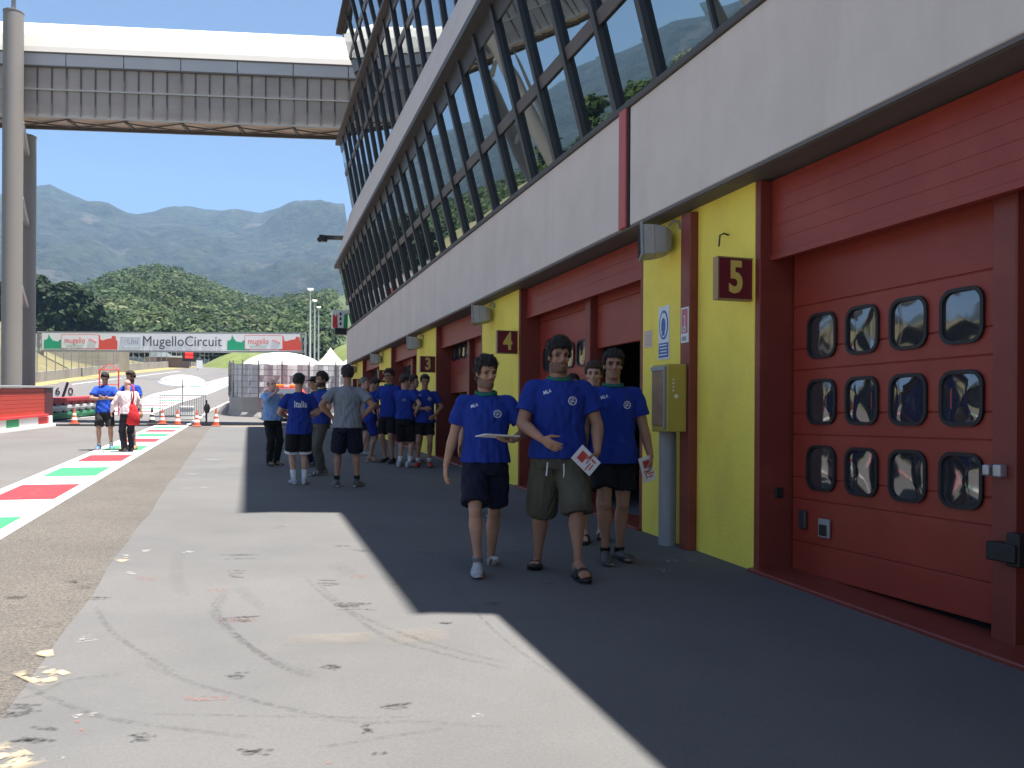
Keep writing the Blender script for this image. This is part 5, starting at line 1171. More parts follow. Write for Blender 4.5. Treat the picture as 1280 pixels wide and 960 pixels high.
for k, (u0, u1, v0, v1, Yt, lb) in enumerate(((395, 434, 455, 433, 58, 'white peaked gazebo tent right of the vaulted tent'), (424, 462, 456, 440, 66, 'white peaked gazebo tent half hidden by the building corner'))):
    a, c, t = AY(u0, v0, Yt), AY(u1, v0, Yt), AY((u0+u1)/2, v1, Yt); w = (c.x-a.x); cx = (a.x+c.x)/2
    s = empty('gazebo_tent', (cx, Yt+w/2, gz(Yt))); tag(s, lb, 'tent', 'gazebo tents')
    b = MB(); n = 8; prev = None
    for i in range(n+1):
        f = 1-i/n; h = (t.z-a.z)*(1-f)**1.35; hw = w/2*f
        ring = [(cx-hw, Yt+w/2-hw, a.z+h), (cx+hw, Yt+w/2-hw, a.z+h), (cx+hw, Yt+w/2+hw, a.z+h), (cx-hw, Yt+w/2+hw, a.z+h)]
        if prev:
            for q in range(4): b.quad(prev[q], prev[(q+1) % 4], ring[(q+1) % 4], ring[q])
        prev = ring
    part(b, 'roof', tent, s)
    b = MB(); zz = a.z
    for x0_, y0_, x1_, y1_ in ((cx-w/2, Yt, cx+w/2, Yt), (cx-w/2, Yt+w, cx+w/2, Yt+w), (cx-w/2, Yt, cx-w/2, Yt+w), (cx+w/2, Yt, cx+w/2, Yt+w)): b.bar((x0_, y0_, zz-.15), (x1_, y1_, zz-.15), .02, .3)
    part(b, 'valance', tent, s)
    b = MB()
    for x_, y_ in ((cx-w/2, Yt), (cx+w/2, Yt), (cx-w/2, Yt+w), (cx+w/2, Yt+w)): b.bar((x_, y_, gz(y_)), (x_, y_, zz-.1), .07, .07)
    part(b, 'legs', whs, s)
# ---- red rescue car, nose towards the camera, parked by the concrete barrier
carred = mat('red car paint', (.50,.02,.03), .25, spec=.6); tyre = mat('tyre', (.02,.02,.02), .8); wsh = mat('car glass', (.05,.06,.07), .06, spec=.8)
s = empty('rescue_car', (2.05, 39.9, gz(39.9)), R(6)); tag(s, 'red rescue car with an orange roof bar parked by the concrete barrier', 'car')
hw = .86
prof = [(-2.0,.45),(-2.02,.72),(-1.9,.88),(-1.1,1.0),(-.55,1.42),(.6,1.48),(1.55,1.42),(1.95,.98),(2.0,.5),(1.9,.28),(-1.9,.26)]
b = MB(); rings = []
for xx, sc in ((-hw, .94), (-hw+.06, 1.0), (hw-.06, 1.0), (hw, .94)):
    ring = []
    for (yy, zz) in prof:
        tuck = .13*max(0, (zz-.95)/.5); ring.append((xx-math.copysign(tuck, xx), yy*(.985 if sc < 1 else 1), .26+(zz-.26)*(sc if zz > .3 else 1)))
    rings.append(ring)
for a, c in zip(rings[:-1], rings[1:]):
    n = len(a)
    b.add(a+c, [[i, (i+1) % n, n+(i+1) % n, n+i] for i in range(n)])
b.add(rings[0], [list(range(len(prof)))]); b.add(rings[-1], [list(range(len(prof)))])
b.build('body', carred, s, bevel=.03, seg=2)
b = MB().quad((-.66,-1.10,1.02), (.66,-1.10,1.02), (.60,-.60,1.41), (-.60,-.60,1.41)); b2 = b
o = MB().prism([(-.68,0),(.68,0),(.60,.60),(-.60,.60)], lambda x, t: (x, -1.09+t*.80-.012, 1.02+t*.62+.012), (0,-.006,.008)).build('windscreen', wsh, s)
for sg in (-1, 1):
    MB().prism([(-.85,1.02),(-.45,1.37),(.35,1.41),(.40,1.0)], lambda y, z: (sg*(hw+.004-.13*max(0,(z-.95)/.5)*.9), y, z), (sg*.008,0,0)).build('side_window', wsh, s)
    MB().prism([(.48,1.0),(.44,1.41),(1.40,1.36),(1.62,1.0)], lambda y, z: (sg*(hw+.004-.13*max(0,(z-.95)/.5)*.9), y, z), (sg*.008,0,0)).build('side_window', wsh, s)
    MB().box(sg*hw-.004, sg*hw+.004 if sg > 0 else sg*hw+.004, -.6, 1.2, .62, .78).build('white_stripe', whs, s)
    MB().obox((sg*.62,-1.99,.70), (.16,0,0), (0,.04,0), (0,0,.075)).build('headlight', mat('headlight lens', (.6,.62,.65), .1), s, bevel=.02)
    MB().obox((sg*1.0,-.72,1.02), (.09,0,0), (0,.05,0), (0,0,.06)).build('mirror', M['black'], s, bevel=.02)
    for yy in (-1.28, 1.30):
        w = MB().tube([(sg*.68, yy, .31), (sg*.885, yy, .31)], .31, 28).build('wheel', tyre, s, auto=True)
        MB().tube([(sg*.86, yy, .31), (sg*.892, yy, .31)], .19, 20).build('rim', M['grey_metal'], w, auto=True)
MB().box(-.62,.62,-2.03,-1.98,.34,.52).build('grille', M['black'], s, bevel=.02)
MB().box(-.26,.26,-2.045,-2.03,.42,.53).build('number_plate', whs, s)
text('S.O.S.', .22, whs, frame((0,-1.52,.955), (1,0,0), Vector((0,.8,.12))), s)
lb = MB().box(-.52,.52,-.22,.10,1.50,1.62).build('light_bar', mat('orange light bar', (.72,.25,.03), .25), s, bevel=.03, seg=2)
MB().box(-.12,.12,-.225,.105,1.51,1.625).build('bar_centre', whs, lb)
# ================================================================ FOOTBRIDGE
BO = Vector((-8.0, 36.0, 0)); bd = Vector((math.cos(R(13)), -math.sin(R(13)), 0)); bn = Vector((-bd.y*-1, bd.x, 0)); bn = Vector((math.sin(R(13)), math.cos(R(13)), 0))
def BP(s_, t, z): p = BO+bd*s_+bn*t; return Vector((p.x, p.y, z))
S0, S1 = -26.0, 15.5
br = empty('footbridge', (-8, 36, gz(36))); tag(br, 'long enclosed footbridge with white roof and grey mesh sides across the track', 'footbridge')
mesh_m = overlay(mat('grey mesh screen', (.38,.335,.30), .7, .12, .6), (.48,.43,.39), .35, .5, .75, .6, (1, 1, 4))
N_, L_, p_ = nodes(mesh_m)
zR0, zP, zM, zB = 13.85, 13.35, 11.38, 11.36
b = MB(); prof = [(-.06, zR0), (-.02, 14.1), (.10, 14.6), (.35, 15.05), (.8, 15.35), (1.4, 15.35), (1.9, 15.05), (2.15, 14.6), (2.26, zR0)]
seg = [S0+(S1-S0)*i/20 for i in range(21)]
for a, c in zip(seg[:-1], seg[1:]):
    for p, q in zip(prof[:-1], prof[1:]): b.quad(BP(a, p[0], p[1]), BP(c, p[0], p[1]), BP(c, q[0], q[1]), BP(a, q[0], q[1]))
part(b, 'roof', M['white'], br, auto=True)
b = MB(); s_ = S0
while s_ < S1:
    for t0, t1 in ((-.08, -.02),): b.hexa([BP(s_+.015, t0, zP), BP(s_+2.11, t0, zP), BP(s_+2.11, t1, zP), BP(s_+.015, t1, zP), BP(s_+.015, t0, zR0-.03), BP(s_+2.11, t0, zR0-.03), BP(s_+2.11, t1, zR0-.03), BP(s_+.015, t1, zR0-.03)])
    s_ += 2.13
part(b, 'fascia_plates', M['paleplate'], br)
b = MB()
for t0 in (-.09, 2.23): b.bar(BP(S0, t0, zR0-.01), BP(S1, t0, zR0-.01), .05, .05); b.bar(BP(S0, t0+.04, zP-.02), BP(S1, t0+.04, zP-.02), .08, .06)
part(b, 'gutter', M['dark_ledge'], br)
k = 0; s_ = S0; b = MB()
while s_ < S1-.01:
    for t0 in (0.0,):
        b.obox((BP(s_+.265, t0+.01, (zP+zM)/2)), bd*.252, bn*.008, (0, 0, (zP-zM)/2-.03))
    s_ += .5325
part(b, 'mesh_screen', mesh_m, br)
b = MB()
for i in range(19): b.obox(BP(S0+1.09+2.18*i, 2.19, (zP+11.9)/2), bd*1.07, bn*.008, (0, 0, (zP-11.9)/2-.03))
part(b, 'mesh_screen', mesh_m, br)
post = mat('bridge post', (.10,.095,.09), .6); b = MB(); s_ = S0; k = 0
while s_ < S1:
    b.bar(BP(s_, -.02, zM), BP(s_, -.02, zP), .09 if k % 4 == 0 else .035, .05)
    s_ += .5325; k += 1
part(b, 'posts', post, br)
b = MB(); 
for t0 in (-.05, 2.24): b.bar(BP(S0, t0, 12.45), BP(S1, t0, 12.45), .04, .055); 
b.bar(BP(S0, -.05, zM+.02), BP(S1, -.05, zM+.02), .08, .05)
part(b, 'handrail', M['grey_metal'], br)
b = MB().hexa([BP(S0, .02, 11.42), BP(S1, .02, 11.42), BP(S1, 1.06, 11.42), BP(S0, 1.06, 11.42), BP(S0, .02, 11.85), BP(S1, .02, 11.85), BP(S1, 2.16, 11.85), BP(S0, 2.16, 11.85)])
part(b, 'deck', mat('bridge deck soffit', (.50,.41,.34), .8, .08, .8), br)
b = MB(); s_ = S0; 
while s_ < S1-2:
    b.bar(BP(s_, .05, 11.30), BP(s_+2.13, 1.0, 11.36), .045, .045); b.bar(BP(s_, 1.0, 11.36), BP(s_+2.13, .05, 11.36), .045, .045); b.bar(BP(s_, .05, 11.40), BP(s_, 1.0, 11.40), .11, .08)
    s_ += 2.13
b.bar(BP(S0, 1.05, 11.35), BP(S1, 1.05, 11.35), .08, .13)
part(b, 'truss', mat('truss steel', (.085,.07,.06), .6), br)
b = MB().hexa([BP(S0, .05, 11.88), BP(S1, .05, 11.88), BP(S1, 2.15, 11.88), BP(S0, 2.15, 11.88), BP(S0, .8, 13.9), BP(S1, .8, 13.9), BP(S1, 1.4, 13.9), BP(S0, 1.4, 13.9)]); part(b, 'inner_walls', M['dark_ledge'], br)
colm = mat('bridge column paint', (.235,.215,.195), .55, .05, .6)
c1 = AY(14, 480, 35.3); c2 = AY(30, 455, 38.6)
for (p, zt, r) in ((c1, 15.0, .345), (c2, 11.4, .40)):
    b = MB().tube([(p.x, p.y, gz(p.y)-.2), (p.x, p.y, zt)], r, 28); b.tube([(p.x, p.y, zt), (p.x, p.y, zt+.04)], r*1.03, 28); part(b, 'column', colm, br, auto=True)
for v in (505/2.909, 770/2.909, 330+120/2.909):
    z = AY(24, v, 37).z
    b = MB()
    b.tube([(c1.x+.22, c1.y+.25, z+.22), (c2.x+.14, c2.y-.36, z-.22)], .10, 10)
    part(b, 'column_tie', mat('dull steel', (.32,.32,.32), .45, metal=.2), br)
for dx in (-16.8, -17.3):
    b = MB().tube([(c1.x+dx, c1.y+(0 if dx > -17 else 3.3)+3.7, -1), (c1.x+dx, c1.y+(0 if dx > -17 else 3.3)+3.7, 11.4)], .4, 24); part(b, 'column', colm, br, auto=True)
s = empty('surveillance_camera', (c1.x, c1.y, 15.04)); tag(s, 'white surveillance camera on a short mast on top of the bridge column', 'camera')
b = MB().tube([(c1.x, c1.y, 15.04), (c1.x, c1.y, 15.6)], .08, 12); b.tube([(c1.x, c1.y, 15.6), (c1.x+.06, c1.y, 16.2)], .03, 8); part(b, 'mast', M['grey_metal'], s)
b = MB().obox((c1.x+.08, c1.y-.05, 16.32), (.22,.0,-.06), (0,.14,0), (.03,0,.12)); b.obox((c1.x+.10, c1.y-.05, 16.47), (.27,.0,-.07), (0,.17,0), (.0,0,.02)); part(b, 'housing', whs, s, bevel=.03, seg=2)

# ================================================================ START GANTRY
A, B_ = Vector((-22.2, 110, 0)), Vector((7.05, 100, 0)); gd = (B_-A).normalized(); gn = Vector((gd.y, -gd.x, 0)); L0 = (B_-A).length
if gn.y > 0: gn = -gn
zb0, zt0 = 7.68, 9.68
def GP(s_, z, t=0): p = A+gd*s_+gn*t; return Vector((p.x, p.y, z))
gt = empty('start_gantry', (-7, 105, gz(105))); tag(gt, 'white start gantry board reading MugelloCircuit on two posts over the track', 'gantry')
b = MB().hexa([GP(.3, zb0, .25), GP(L0-.3, zb0, .25), GP(L0-.3, zb0, -.25), GP(.3, zb0, -.25), GP(.3, zt0, .25), GP(L0-.3, zt0, .25), GP(L0-.3, zt0, -.25), GP(.3, zt0, -.25)]); part(b, 'board', whs, gt)
b = MB(); b.bar(GP(-.3, zt0+.1), GP(L0+.3, zt0+.1), .5, .14); b.bar(GP(-.3, zb0-.1), GP(L0+.3, zb0-.1), .5, .12); part(b, 'rail', M['grey_metal'], gt)
for s_, zg in ((.0, 4.2), (L0, 3.6)):
    b = MB().bar(GP(s_-.25, zg), GP(s_-.25, zt0+.2), .26, .26); b.bar(GP(s_+.25, zg), GP(s_+.25, zt0+.2), .26, .26)
    for k in range(6): b.bar(GP(s_-.25, zg+k*.9), GP(s_+.25, zg+k*.9+.9), .08, .08)
    part(b, 'post', M['grey_metal'], gt)
hb = zt0-zb0
def gpoly(pts, m, name, t=.262):
    b = MB().prism(pts, lambda x, y: GP(x*L0, zb0+y*hb, t), gn*.006); return part(b, name, m, gt)
gg = mat('gantry green', (.015,.36,.17), .5); gr_ = mat('gantry red', (.72,.085,.05), .5); gk = mat('gantry grey lettering', (.07,.07,.085), .5); gl = mat('gantry pale blue', (.35,.45,.60), .5)
for x0 in (.018, .715):
    sky = [(x0,.04),(x0+.085,.04),(x0+.085,.45),(x0+.07,.5),(x0+.066,.62),(x0+.058,.6),(x0+.055,.5),(x0+.035,.55),(x0+.025,.72),(x0+.018,.95),(x0+.015,.7),(x0+.008,.6),(x0,.6)]
    gpoly(sky, gg, 'green_skyline')
    xr_ = x0+.195
    sky = [(xr_,.04),(xr_+.085,.04),(xr_+.085,.55),(xr_+.08,.6),(xr_+.078,.82),(xr_+.066,.86),(xr_+.062,.7),(xr_+.045,.66),(xr_+.03,.58),(xr_+.02,.62),(xr_+.018,.88),(xr_+.014,.88),(xr_+.012,.6),(xr_,.55)]
    gpoly(sky, gr_, 'red_skyline')
    o_ = rrect(.145, .84, .03); o_ = [(x0+.138+a, .5+c) for a, c in o_]; i_ = [(x0+.138+(a-x0-.138)*.975, .5+(c-.5)*.93) for a, c in o_]
    gpoly(o_, gr_, 'logo_rim', .272); gpoly(i_, whs, 'logo_plate', .282)
    t = text('mugello', 1.0, gr_, frame(GP((x0+.118)*L0, zb0+.56*hb, .295), gd, (0,0,1)), gt, sx=.78); t.matrix_parent_inverse = Matrix.Translation(-gt.location)
    b = MB(); cq = [(.175,.62),(.185,.68),(.192,.62),(.205,.5),(.203,.42),(.196,.5),(.188,.52),(.175,.62)]
    for p, q in zip(cq[:-1], cq[1:]): b.bar(GP((x0+p[0]-.005)*L0, zb0+p[1]*hb, .296), GP((x0+q[0]-.005)*L0, zb0+q[1]*hb, .296), .02, .07, up=gn)
    part(b, 'circuit_outline', gr_, gt)
    b = MB().bar(GP((x0+.085)*L0, zb0+.28*hb, .296), GP((x0+.15)*L0, zb0+.28*hb, .296), .02, .06, up=gn); part(b, 'underline', gg, gt)
t = text('MugelloCircuit', 1.68, gk, frame(GP(.543*L0, zb0+.52*hb, .268), gd, (0,0,1)), gt, sx=.93, ext=.008, bold=0); t.matrix_parent_inverse = Matrix.Translation(-gt.location)
b = MB()
for (a, c), (e, f) in (((.312,.2),(.386,.2)), ((.386,.2),(.386,.8)), ((.386,.8),(.312,.8)), ((.312,.8),(.312,.2))): b.bar(GP(a*L0, zb0+c*hb, .27), GP(e*L0, zb0+f*hb, .27), .02, .06, up=gn)
b.bar(GP(.318*L0, zb0+.45*hb, .27), GP(.328*L0, zb0+.6*hb, .27), .02, .12, up=gn); part(b, 'sponsor_box', gl, gt)
t = text('Uni', .85, gl, frame(GP(.356*L0, zb0+.5*hb, .268), gd, (0,0,1)), gt, sx=1.1); t.matrix_parent_inverse = Matrix.Translation(-gt.location)
# red light panel under the gantry
p = AY(236, 444, 106)
s = empty('signal_panel', p); tag(s, 'black signal panel with a red display hanging under the gantry', 'signal')
b = MB().obox(p, (.75,0,0), (0,.2,0), (0,0,.75)); b.bar(p+Vector((-.5,0,.7)), p+Vector((-.9,-.1,1.6)), .08, .08); part(b, 'case', M['black'], s)
le = bpy.data.materials.new('red display'); le.use_nodes = True; q_ = le.node_tree.nodes['Principled BSDF']; q_.inputs['Base Color'].default_value = (.6,.02,.02,1); q_.inputs['Emission Color'].default_value = (1,.03,.02,1); q_.inputs['Emission Strength'].default_value = .5
b = MB()
for k in (-.22, .22): b.obox(p+Vector((0,-.21,k)), (.45,0,0), (0,.01,0), (0,0,.15))
part(b, 'display', le, s)

# ================================================================ LEFT BANK: WALL, FENCE, TERRACE
s = empty('track_wall', (-19, 90, gz(90))); tag(s, 'long grey concrete track wall with catch fence on the left', 'wall')
wp = [Vector((-27, 50, 0)), Vector((-22.5, 70, 0)), Vector((-19.3, 90, 0)), Vector((-16.9, 116, 0)), Vector((-13.2, 140, 0)), Vector((-9.2, 160, 0)), Vector((-3.0, 185, 0))]
wq = along(wp, 3.0); b = MB(); bm_ = MB(); pm = MB()
for i in range(len(wq)-1):
    p, q = wq[i], wq[i+1]; d = (q-p).normalized(); s1 = Vector((d.y, -d.x, 0)); p2 = p.lerp(q, .985)
    b.hexa([p+Vector((0,0,gz(p.y)-.2)), p2+Vector((0,0,gz(q.y)-.2)), p2-s1*.3+Vector((0,0,gz(q.y)-.2)), p-s1*.3+Vector((0,0,gz(p.y)-.2)), p+Vector((0,0,gz(p.y)+1.05)), p2+Vector((0,0,gz(q.y)+1.05)), p2-s1*.3+Vector((0,0,gz(q.y)+1.05)), p-s1*.3+Vector((0,0,gz(p.y)+1.05))])
    pm.bar(p+Vector((0,0,gz(p.y)+1)), p+Vector((0,0,gz(p.y)+3.4)), .09, .09)
    for zz in (1.9, 2.6, 3.35): pm.bar(p+Vector((0,0,gz(p.y)+zz)), q+Vector((0,0,gz(q.y)+zz)), .03, .03)
part(b, 'wall_segments', overlay(mat('track wall concrete', (.26,.24,.215), .9, .08, .8), (.13,.117,.10), .6, .5, .7, .7, (1, 1, .2)), s)
part(pm, 'catch_fence', mat('catch fence steel', (.22,.22,.20), .6), s)
for i in range(3, len(wq)-1, 7):
    pass
bank = overlay(overlay(mat('grassy bank', (.155,.125,.06), .95, .3, .25, .6, 3, col2=(.13,.12,.055)), (.065,.072,.026), .10, .48, .62, .8), (.21,.16,.10), .25, .58, .7, .7)
b = MB(); wb = along(wp, 4.0); nb = len(wb); prof = [(.4, .6), (4, 2.1), (9, 4.6), (14, 6.2), (22, 6.8), (60, 9.0), (140, 16)]
for i in range(nb):
    p = wb[i]; d = (wb[min(i+1, nb-1)]-wb[max(i-1, 0)]).normalized(); s1 = Vector((d.y, -d.x, 0)); f = max(.12, 1-max(0, (p.y-118)/55))
    for (t, h) in prof: 
        q = p-s1*t; hh = h*f*(1+.12*math.sin(p.y*.21+t)+.06*math.sin(p.y*.9)); b.v.append((q.x, q.y, gz(min(p.y, 200))+hh-.2))
for i in range(nb-1):
    for j in range(len(prof)-1):
        a = i*len(prof)+j; b.f.append([a, a+len(prof), a+len(prof)+1, a+1]); b.m.append(0)
tag(b.build('bank', bank, None, smooth=True), kind='structure')
# concrete terrace and hut on the bank
s = empty('terrace', (-24, 112, 9)); tag(s, 'pale stepped concrete terrace on the left bank under the gantry board', 'terrace')
b = MB()
for k in range(5): b.hexa([(-34, 98-0+k*1.2, 6), (-14.5-k*.2, 126+k*1.2, 6), (-15.5-k*.2, 127.2+k*1.2, 6), (-35, 99.2+k*1.2, 6), (-34, 98+k*1.2, 8.5+k*.42), (-14.5-k*.2, 126+k*1.2, 9.0+k*.35), (-15.5-k*.2, 127.2+k*1.2, 9.0+k*.35), (-35, 99.2+k*1.2, 8.5+k*.42)])
part(b, 'steps', overlay(mat('terrace concrete', (.23,.205,.16), .9, .12, .3), (.15,.13,.085), .3, .5, .7, .7), s)
hp0, hp1 = AY(178, 462, 150), AY(238, 436, 150)
s = empty('trackside_hut', (hp0.x, 150, gz(150))); tag(s, 'long brown trackside shed with a pale roof under the gantry', 'shed')
b = MB().box(AY(182,462,150).x, AY(236,462,150).x, 150, 156, gz(150)-1, AY(182,446,150).z); part(b, 'walls', overlay(mat('brown boards', (.20,.145,.12), .8, .1, 1), (.13,.10,.09), 1, .5, .7, .5, (4, 1, .2)), s)
b = MB().box(AY(196,462,150).x, AY(238,462,150).x, 149.5, 156.5, AY(182,446,150).z, AY(182,444,150).z); part(b, 'roof', M['paleplate'], s)
q0, q1, q2 = AY(186, 446, 153), AY(216, 446, 153), AY(196, 438, 153); b = MB()
b.prism([(0,0),(1,0),(.95,.3),(.75,.75),(.4,1),(.1,.95),(0,.9)], lambda a, c: (q0.x+a*(q1.x-q0.x), 153, q0.z+c*(q2.z-q0.z)), (0, 5, 0)); part(b, 'curved_roof', mat('grey green sheet', (.28,.34,.34), .5), s)
s = empty('track_board', AY(249, 460, 140)); p = s.location; tag(s, 'tall white board at the far end of the track', 'board')
b = MB().box(p.x-.45, p.x+.45, p.y, p.y+.1, gz(140)+.3, p.z+1.2); part(b, 'panel', whs, s)
b = MB().box(p.x-.3, p.x-.2, p.y+.1, p.y+.2, gz(140)-.2, p.z+1.1); part(b, 'post', M['grey_metal'], s)
mound = mat('mown grass mound', (.10,.13,.032), .95, .2, .6, .3, 10)
for (u, v, Y, wx, wy, h) in ((285, 463, 150, 13, 14, None), (436, 442, 95, 10, 12, None)):
    p = AY(u, v, Y); b = MB(); n = 28; c = Vector((p.x+wx*.45 if u < 300 else p.x+4, Y+wy, 0)); top = AY(u+30 if u < 300 else u, 436 if u < 300 else 424, Y+wy).z
    for i in range(9):
        for k in range(n):
            f = i/8; a = 2*math.pi*k/n; r = 1-f
            b.v.append((c.x+wx*r*math.cos(a), c.y+wy*r*math.sin(a), gz(Y)-.5+(top-gz(Y)+.5)*(1-r*r)))
    for i in range(8):
        for k in range(n): b.f.append([i*n+k, i*n+(k+1) % n, (i+1)*n+(k+1) % n, (i+1)*n+k]); b.m.append(0)
    tag(b.build('grass_mound', mound, None, smooth=True), kind='structure')
# three tall light poles
pol = mat('pale green grey pole', (.42,.46,.44), .5)
for i, (u, vt, Y, lb) in enumerate(((387, 363, 72, 'tallest pale lighting pole behind the tents'), (392.5, 377, 86, 'middle pale lighting pole of three behind the tents'), (397.5, 385, 98, 'shortest pale lighting pole nearest the building'))):
    p = AY(u, vt, Y); s = empty('lighting_pole', (p.x, Y, gz(Y))); tag(s, lb, 'lighting pole', 'lighting poles behind the tents')
    b = MB().tube([(p.x, Y, gz(Y)-.2), (p.x, Y, p.z)], [.11, .06], 12); part(b, 'pole', pol, s)
    b = MB().obox(p+Vector((0,0,.1)), (.26,0,0), (0,.12,0), (0,0,.07)); b.obox(p+Vector((0,-.15,.0)), (.18,0,0), (0,.08,0), (0,0,.06)); part(b, 'lamp_head', whs, s, bevel=.03)

# ================================================================ MOUNTAINS, WOODED HILLS, TREES
def az_el(u, v): d = ray(u, v); return math.degrees(math.atan2(d.x, d.y)), math.degrees(math.atan2(d.z, math.hypot(d.x, d.y)))
ridge = [az_el(u, v) for u, v in ((0,243),(37,236),(60,231),(80,240),(105,248),(120,254),(145,263),(170,268),(195,268),(208,264),(225,261),(255,262),(290,260),(310,263),(325,266),(340,260),(365,254),(400,252),(432,258))]
ridge = [(-115, 6), (-95, 9.5), (-80, 8), (-66, 9.5), (-55, 8.6), (-48, 6.6), (-42, 5.8), (-40, 6.3), (-37, 7.6), (-33, 8.1), (-30, 8.9), (-27, 8.7), (-23.5, 9.6), (-20, 10.4), (-17, 11.9)]+ridge+[(2, 11.5), (8, 12), (16, 10), (30, 9)]
def crest(az, tab):
    if az <= tab[0][0]: return tab[0][1]
    for (a, e), (c, f) in zip(tab[:-1], tab[1:]):
        if az <= c:
            t = (az-a)/(c-a); return e+(f-e)*t
    return tab[-1][1]
def fbm(x, y, s, o=5):
    v = 0; a = 1
    for i in range(o): v += a*noise.noise((x*s, y*s, 3.1*i)); s *= 2.05; a *= .5
    return v
def relief(name, tab, r0, rc, r1, m, az0, az1, na, nr, rough, base=None, power=1.15, spur=0.0):
    b = MB(); W_ = na+1
    for j in range(nr+1):
        t = j/nr
        for i in range(W_):
            az = az0+(az1-az0)*i/na; a = R(az); 
            tt = t*1.35; r = r0+(rc-r0)*tt if tt <= 1 else rc+(r1-rc)*(tt-1)/.35
            x, y = r*math.sin(a), r*math.cos(a); H = rc*math.tan(R(crest(az, tab)))
            if tt <= 1:
                w = tt**power; sp = abs(fbm(x+500, y, spur, 4)) if spur else 0
                z = base+(H-base)*w*(1-.0*sp)+rough*(1-tt)**.9*tt**.5*2.4*(fbm(x, y, 1.6/rc)*1.0-sp*1.3)+rough*.06*fbm(x, y, 22/rc, 3)
            else: z = H-(tt-1)/.35*H*.4
            b.v.append((x, y, z))
    for j in range(nr):
        for i in range(na): b.f.append([j*W_+i, j*W_+i+1, (j+1)*W_+i+1, (j+1)*W_+i]); b.m.append(0)
    return tag(b.build(name, m, None, smooth=True), kind='structure')
mm = mat('forested mountain', (.035,.055,.022), .95); N, L, p = nodes(mm)
tc = N.new('ShaderNodeTexCoord')
n1 = N.new('ShaderNodeTexNoise'); n1.inputs['Scale'].default_value = .045; n1.inputs['Detail'].default_value = 7; n1.inputs['Roughness'].default_value = .75; L.new(tc.outputs['Object'], n1.inputs['Vector'])
r1 = N.new('ShaderNodeValToRGB'); L.new(n1.outputs['Fac'], r1.inputs[0]); r1.color_ramp.elements[0].position = .38; r1.color_ramp.elements[0].color = (.003,.007,.006,1); r1.color_ramp.elements[1].position = .66; r1.color_ramp.elements[1].color = (.036,.050,.028,1)
n2 = N.new('ShaderNodeTexNoise'); n2.inputs['Scale'].default_value = .0085; n2.inputs['Detail'].default_value = 9; n2.inputs['Roughness'].default_value = .66; L.new(tc.outputs['Object'], n2.inputs['Vector'])
r2 = N.new('ShaderNodeMapRange'); r2.inputs['From Min'].default_value = .59; r2.inputs['From Max'].default_value = .66; r2.inputs['To Max'].default_value = .7; L.new(n2.outputs['Fac'], r2.inputs[0])
mx = N.new('ShaderNodeMix'); mx.data_type = 'RGBA'; L.new(r2.outputs[0], mx.inputs[0]); L.new(r1.outputs[0], mx.inputs[6]); mx.inputs[7].default_value = (.10,.088,.072,1); L.new(mx.outputs[2], p.inputs['Base Color'])
bp = N.new('ShaderNodeBump'); bp.inputs['Strength'].default_value = 1; bp.inputs['Distance'].default_value = 14; L.new(n1.outputs['Fac'], bp.inputs['Height']); L.new(bp.outputs[0], p.inputs['Normal'])
relief('mountains', ridge, 620, 2300, 2800, mm, -115, 30, 460, 110, 150, base=25, power=1.1, spur=.0016)
hill_tab = [(-115, 3.0), (-70, 4.2), (-50, 5.2), (-35, 5.5), (-25, 4.6)]+[az_el(u, v+6) for u, v in ((0,362),(60,362),(110,360),(140,348),(165,341),(190,337),(220,339),(250,352),(275,363),(300,373),(325,378),(360,376),(400,368),(432,362))]+[(4, 8.2), (12, 8.6), (30, 7)]
hm = mat('wooded hill floor', (.045,.065,.022), .95, .3, .05)
relief('wooded_hill', hill_tab, 175, 430, 560, hm, -115, 30, 200, 30, 5, base=12, power=.9)
# crowns: many small leaf faces through each crown's volume
rs = np.random.RandomState(5)
def leaf_cloud(cs, radii, n_leaf, size, cols, squash=.85, up=.35):
    """cs: crown centres (N,3); returns verts, faces, colours as arrays"""
    N = len(cs); tot = N*n_leaf
    d = rs.normal(size=(tot, 3)); d /= np.linalg.norm(d, axis=1)[:, None]
    rr = (rs.uniform(0, 1, tot)**.28)
    lump = 1+.28*np.sin(d[:,0]*5+np.repeat(rs.uniform(0, 6, N), n_leaf))*np.sin(d[:,1]*5+np.repeat(rs.uniform(0, 6, N), n_leaf))+.15*np.sin(d[:,2]*9+np.repeat(rs.uniform(0, 6, N), n_leaf))
    R_ = np.repeat(radii, n_leaf)
    c = np.repeat(cs, n_leaf, axis=0)+d*(R_*rr*lump)[:, None]*np.array([1, 1, squash])
    nrm = d*1.0+rs.normal(size=(tot, 3))*.40; nrm[:, 2] += up; nrm /= np.linalg.norm(nrm, axis=1)[:, None]
    t = np.cross(nrm, rs.normal(size=(tot, 3))); t /= np.linalg.norm(t, axis=1)[:, None]; bt = np.cross(nrm, t)
    sz = (np.repeat(size, n_leaf)*rs.uniform(.6, 1.3, tot))[:, None]; asp = rs.uniform(.55, 1.0, tot)[:, None]
    q = np.stack([c-t*sz-bt*sz*asp*.4, c+t*sz*.3-bt*sz*asp, c+t*sz+bt*sz*asp*.4, c-t*sz*.3+bt*sz*asp], 1).reshape(-1, 3)
    col = np.repeat(cols, n_leaf, axis=0)*rs.uniform(.75, 1.25, tot)[:, None]*np.repeat(rs.uniform(.78, 1.30, N), n_leaf)[:, None]
    return q, np.repeat(col, 4, axis=0)
leafm = mat('foliage', (.06,.1,.03), .7, attr='col', spec=.25)
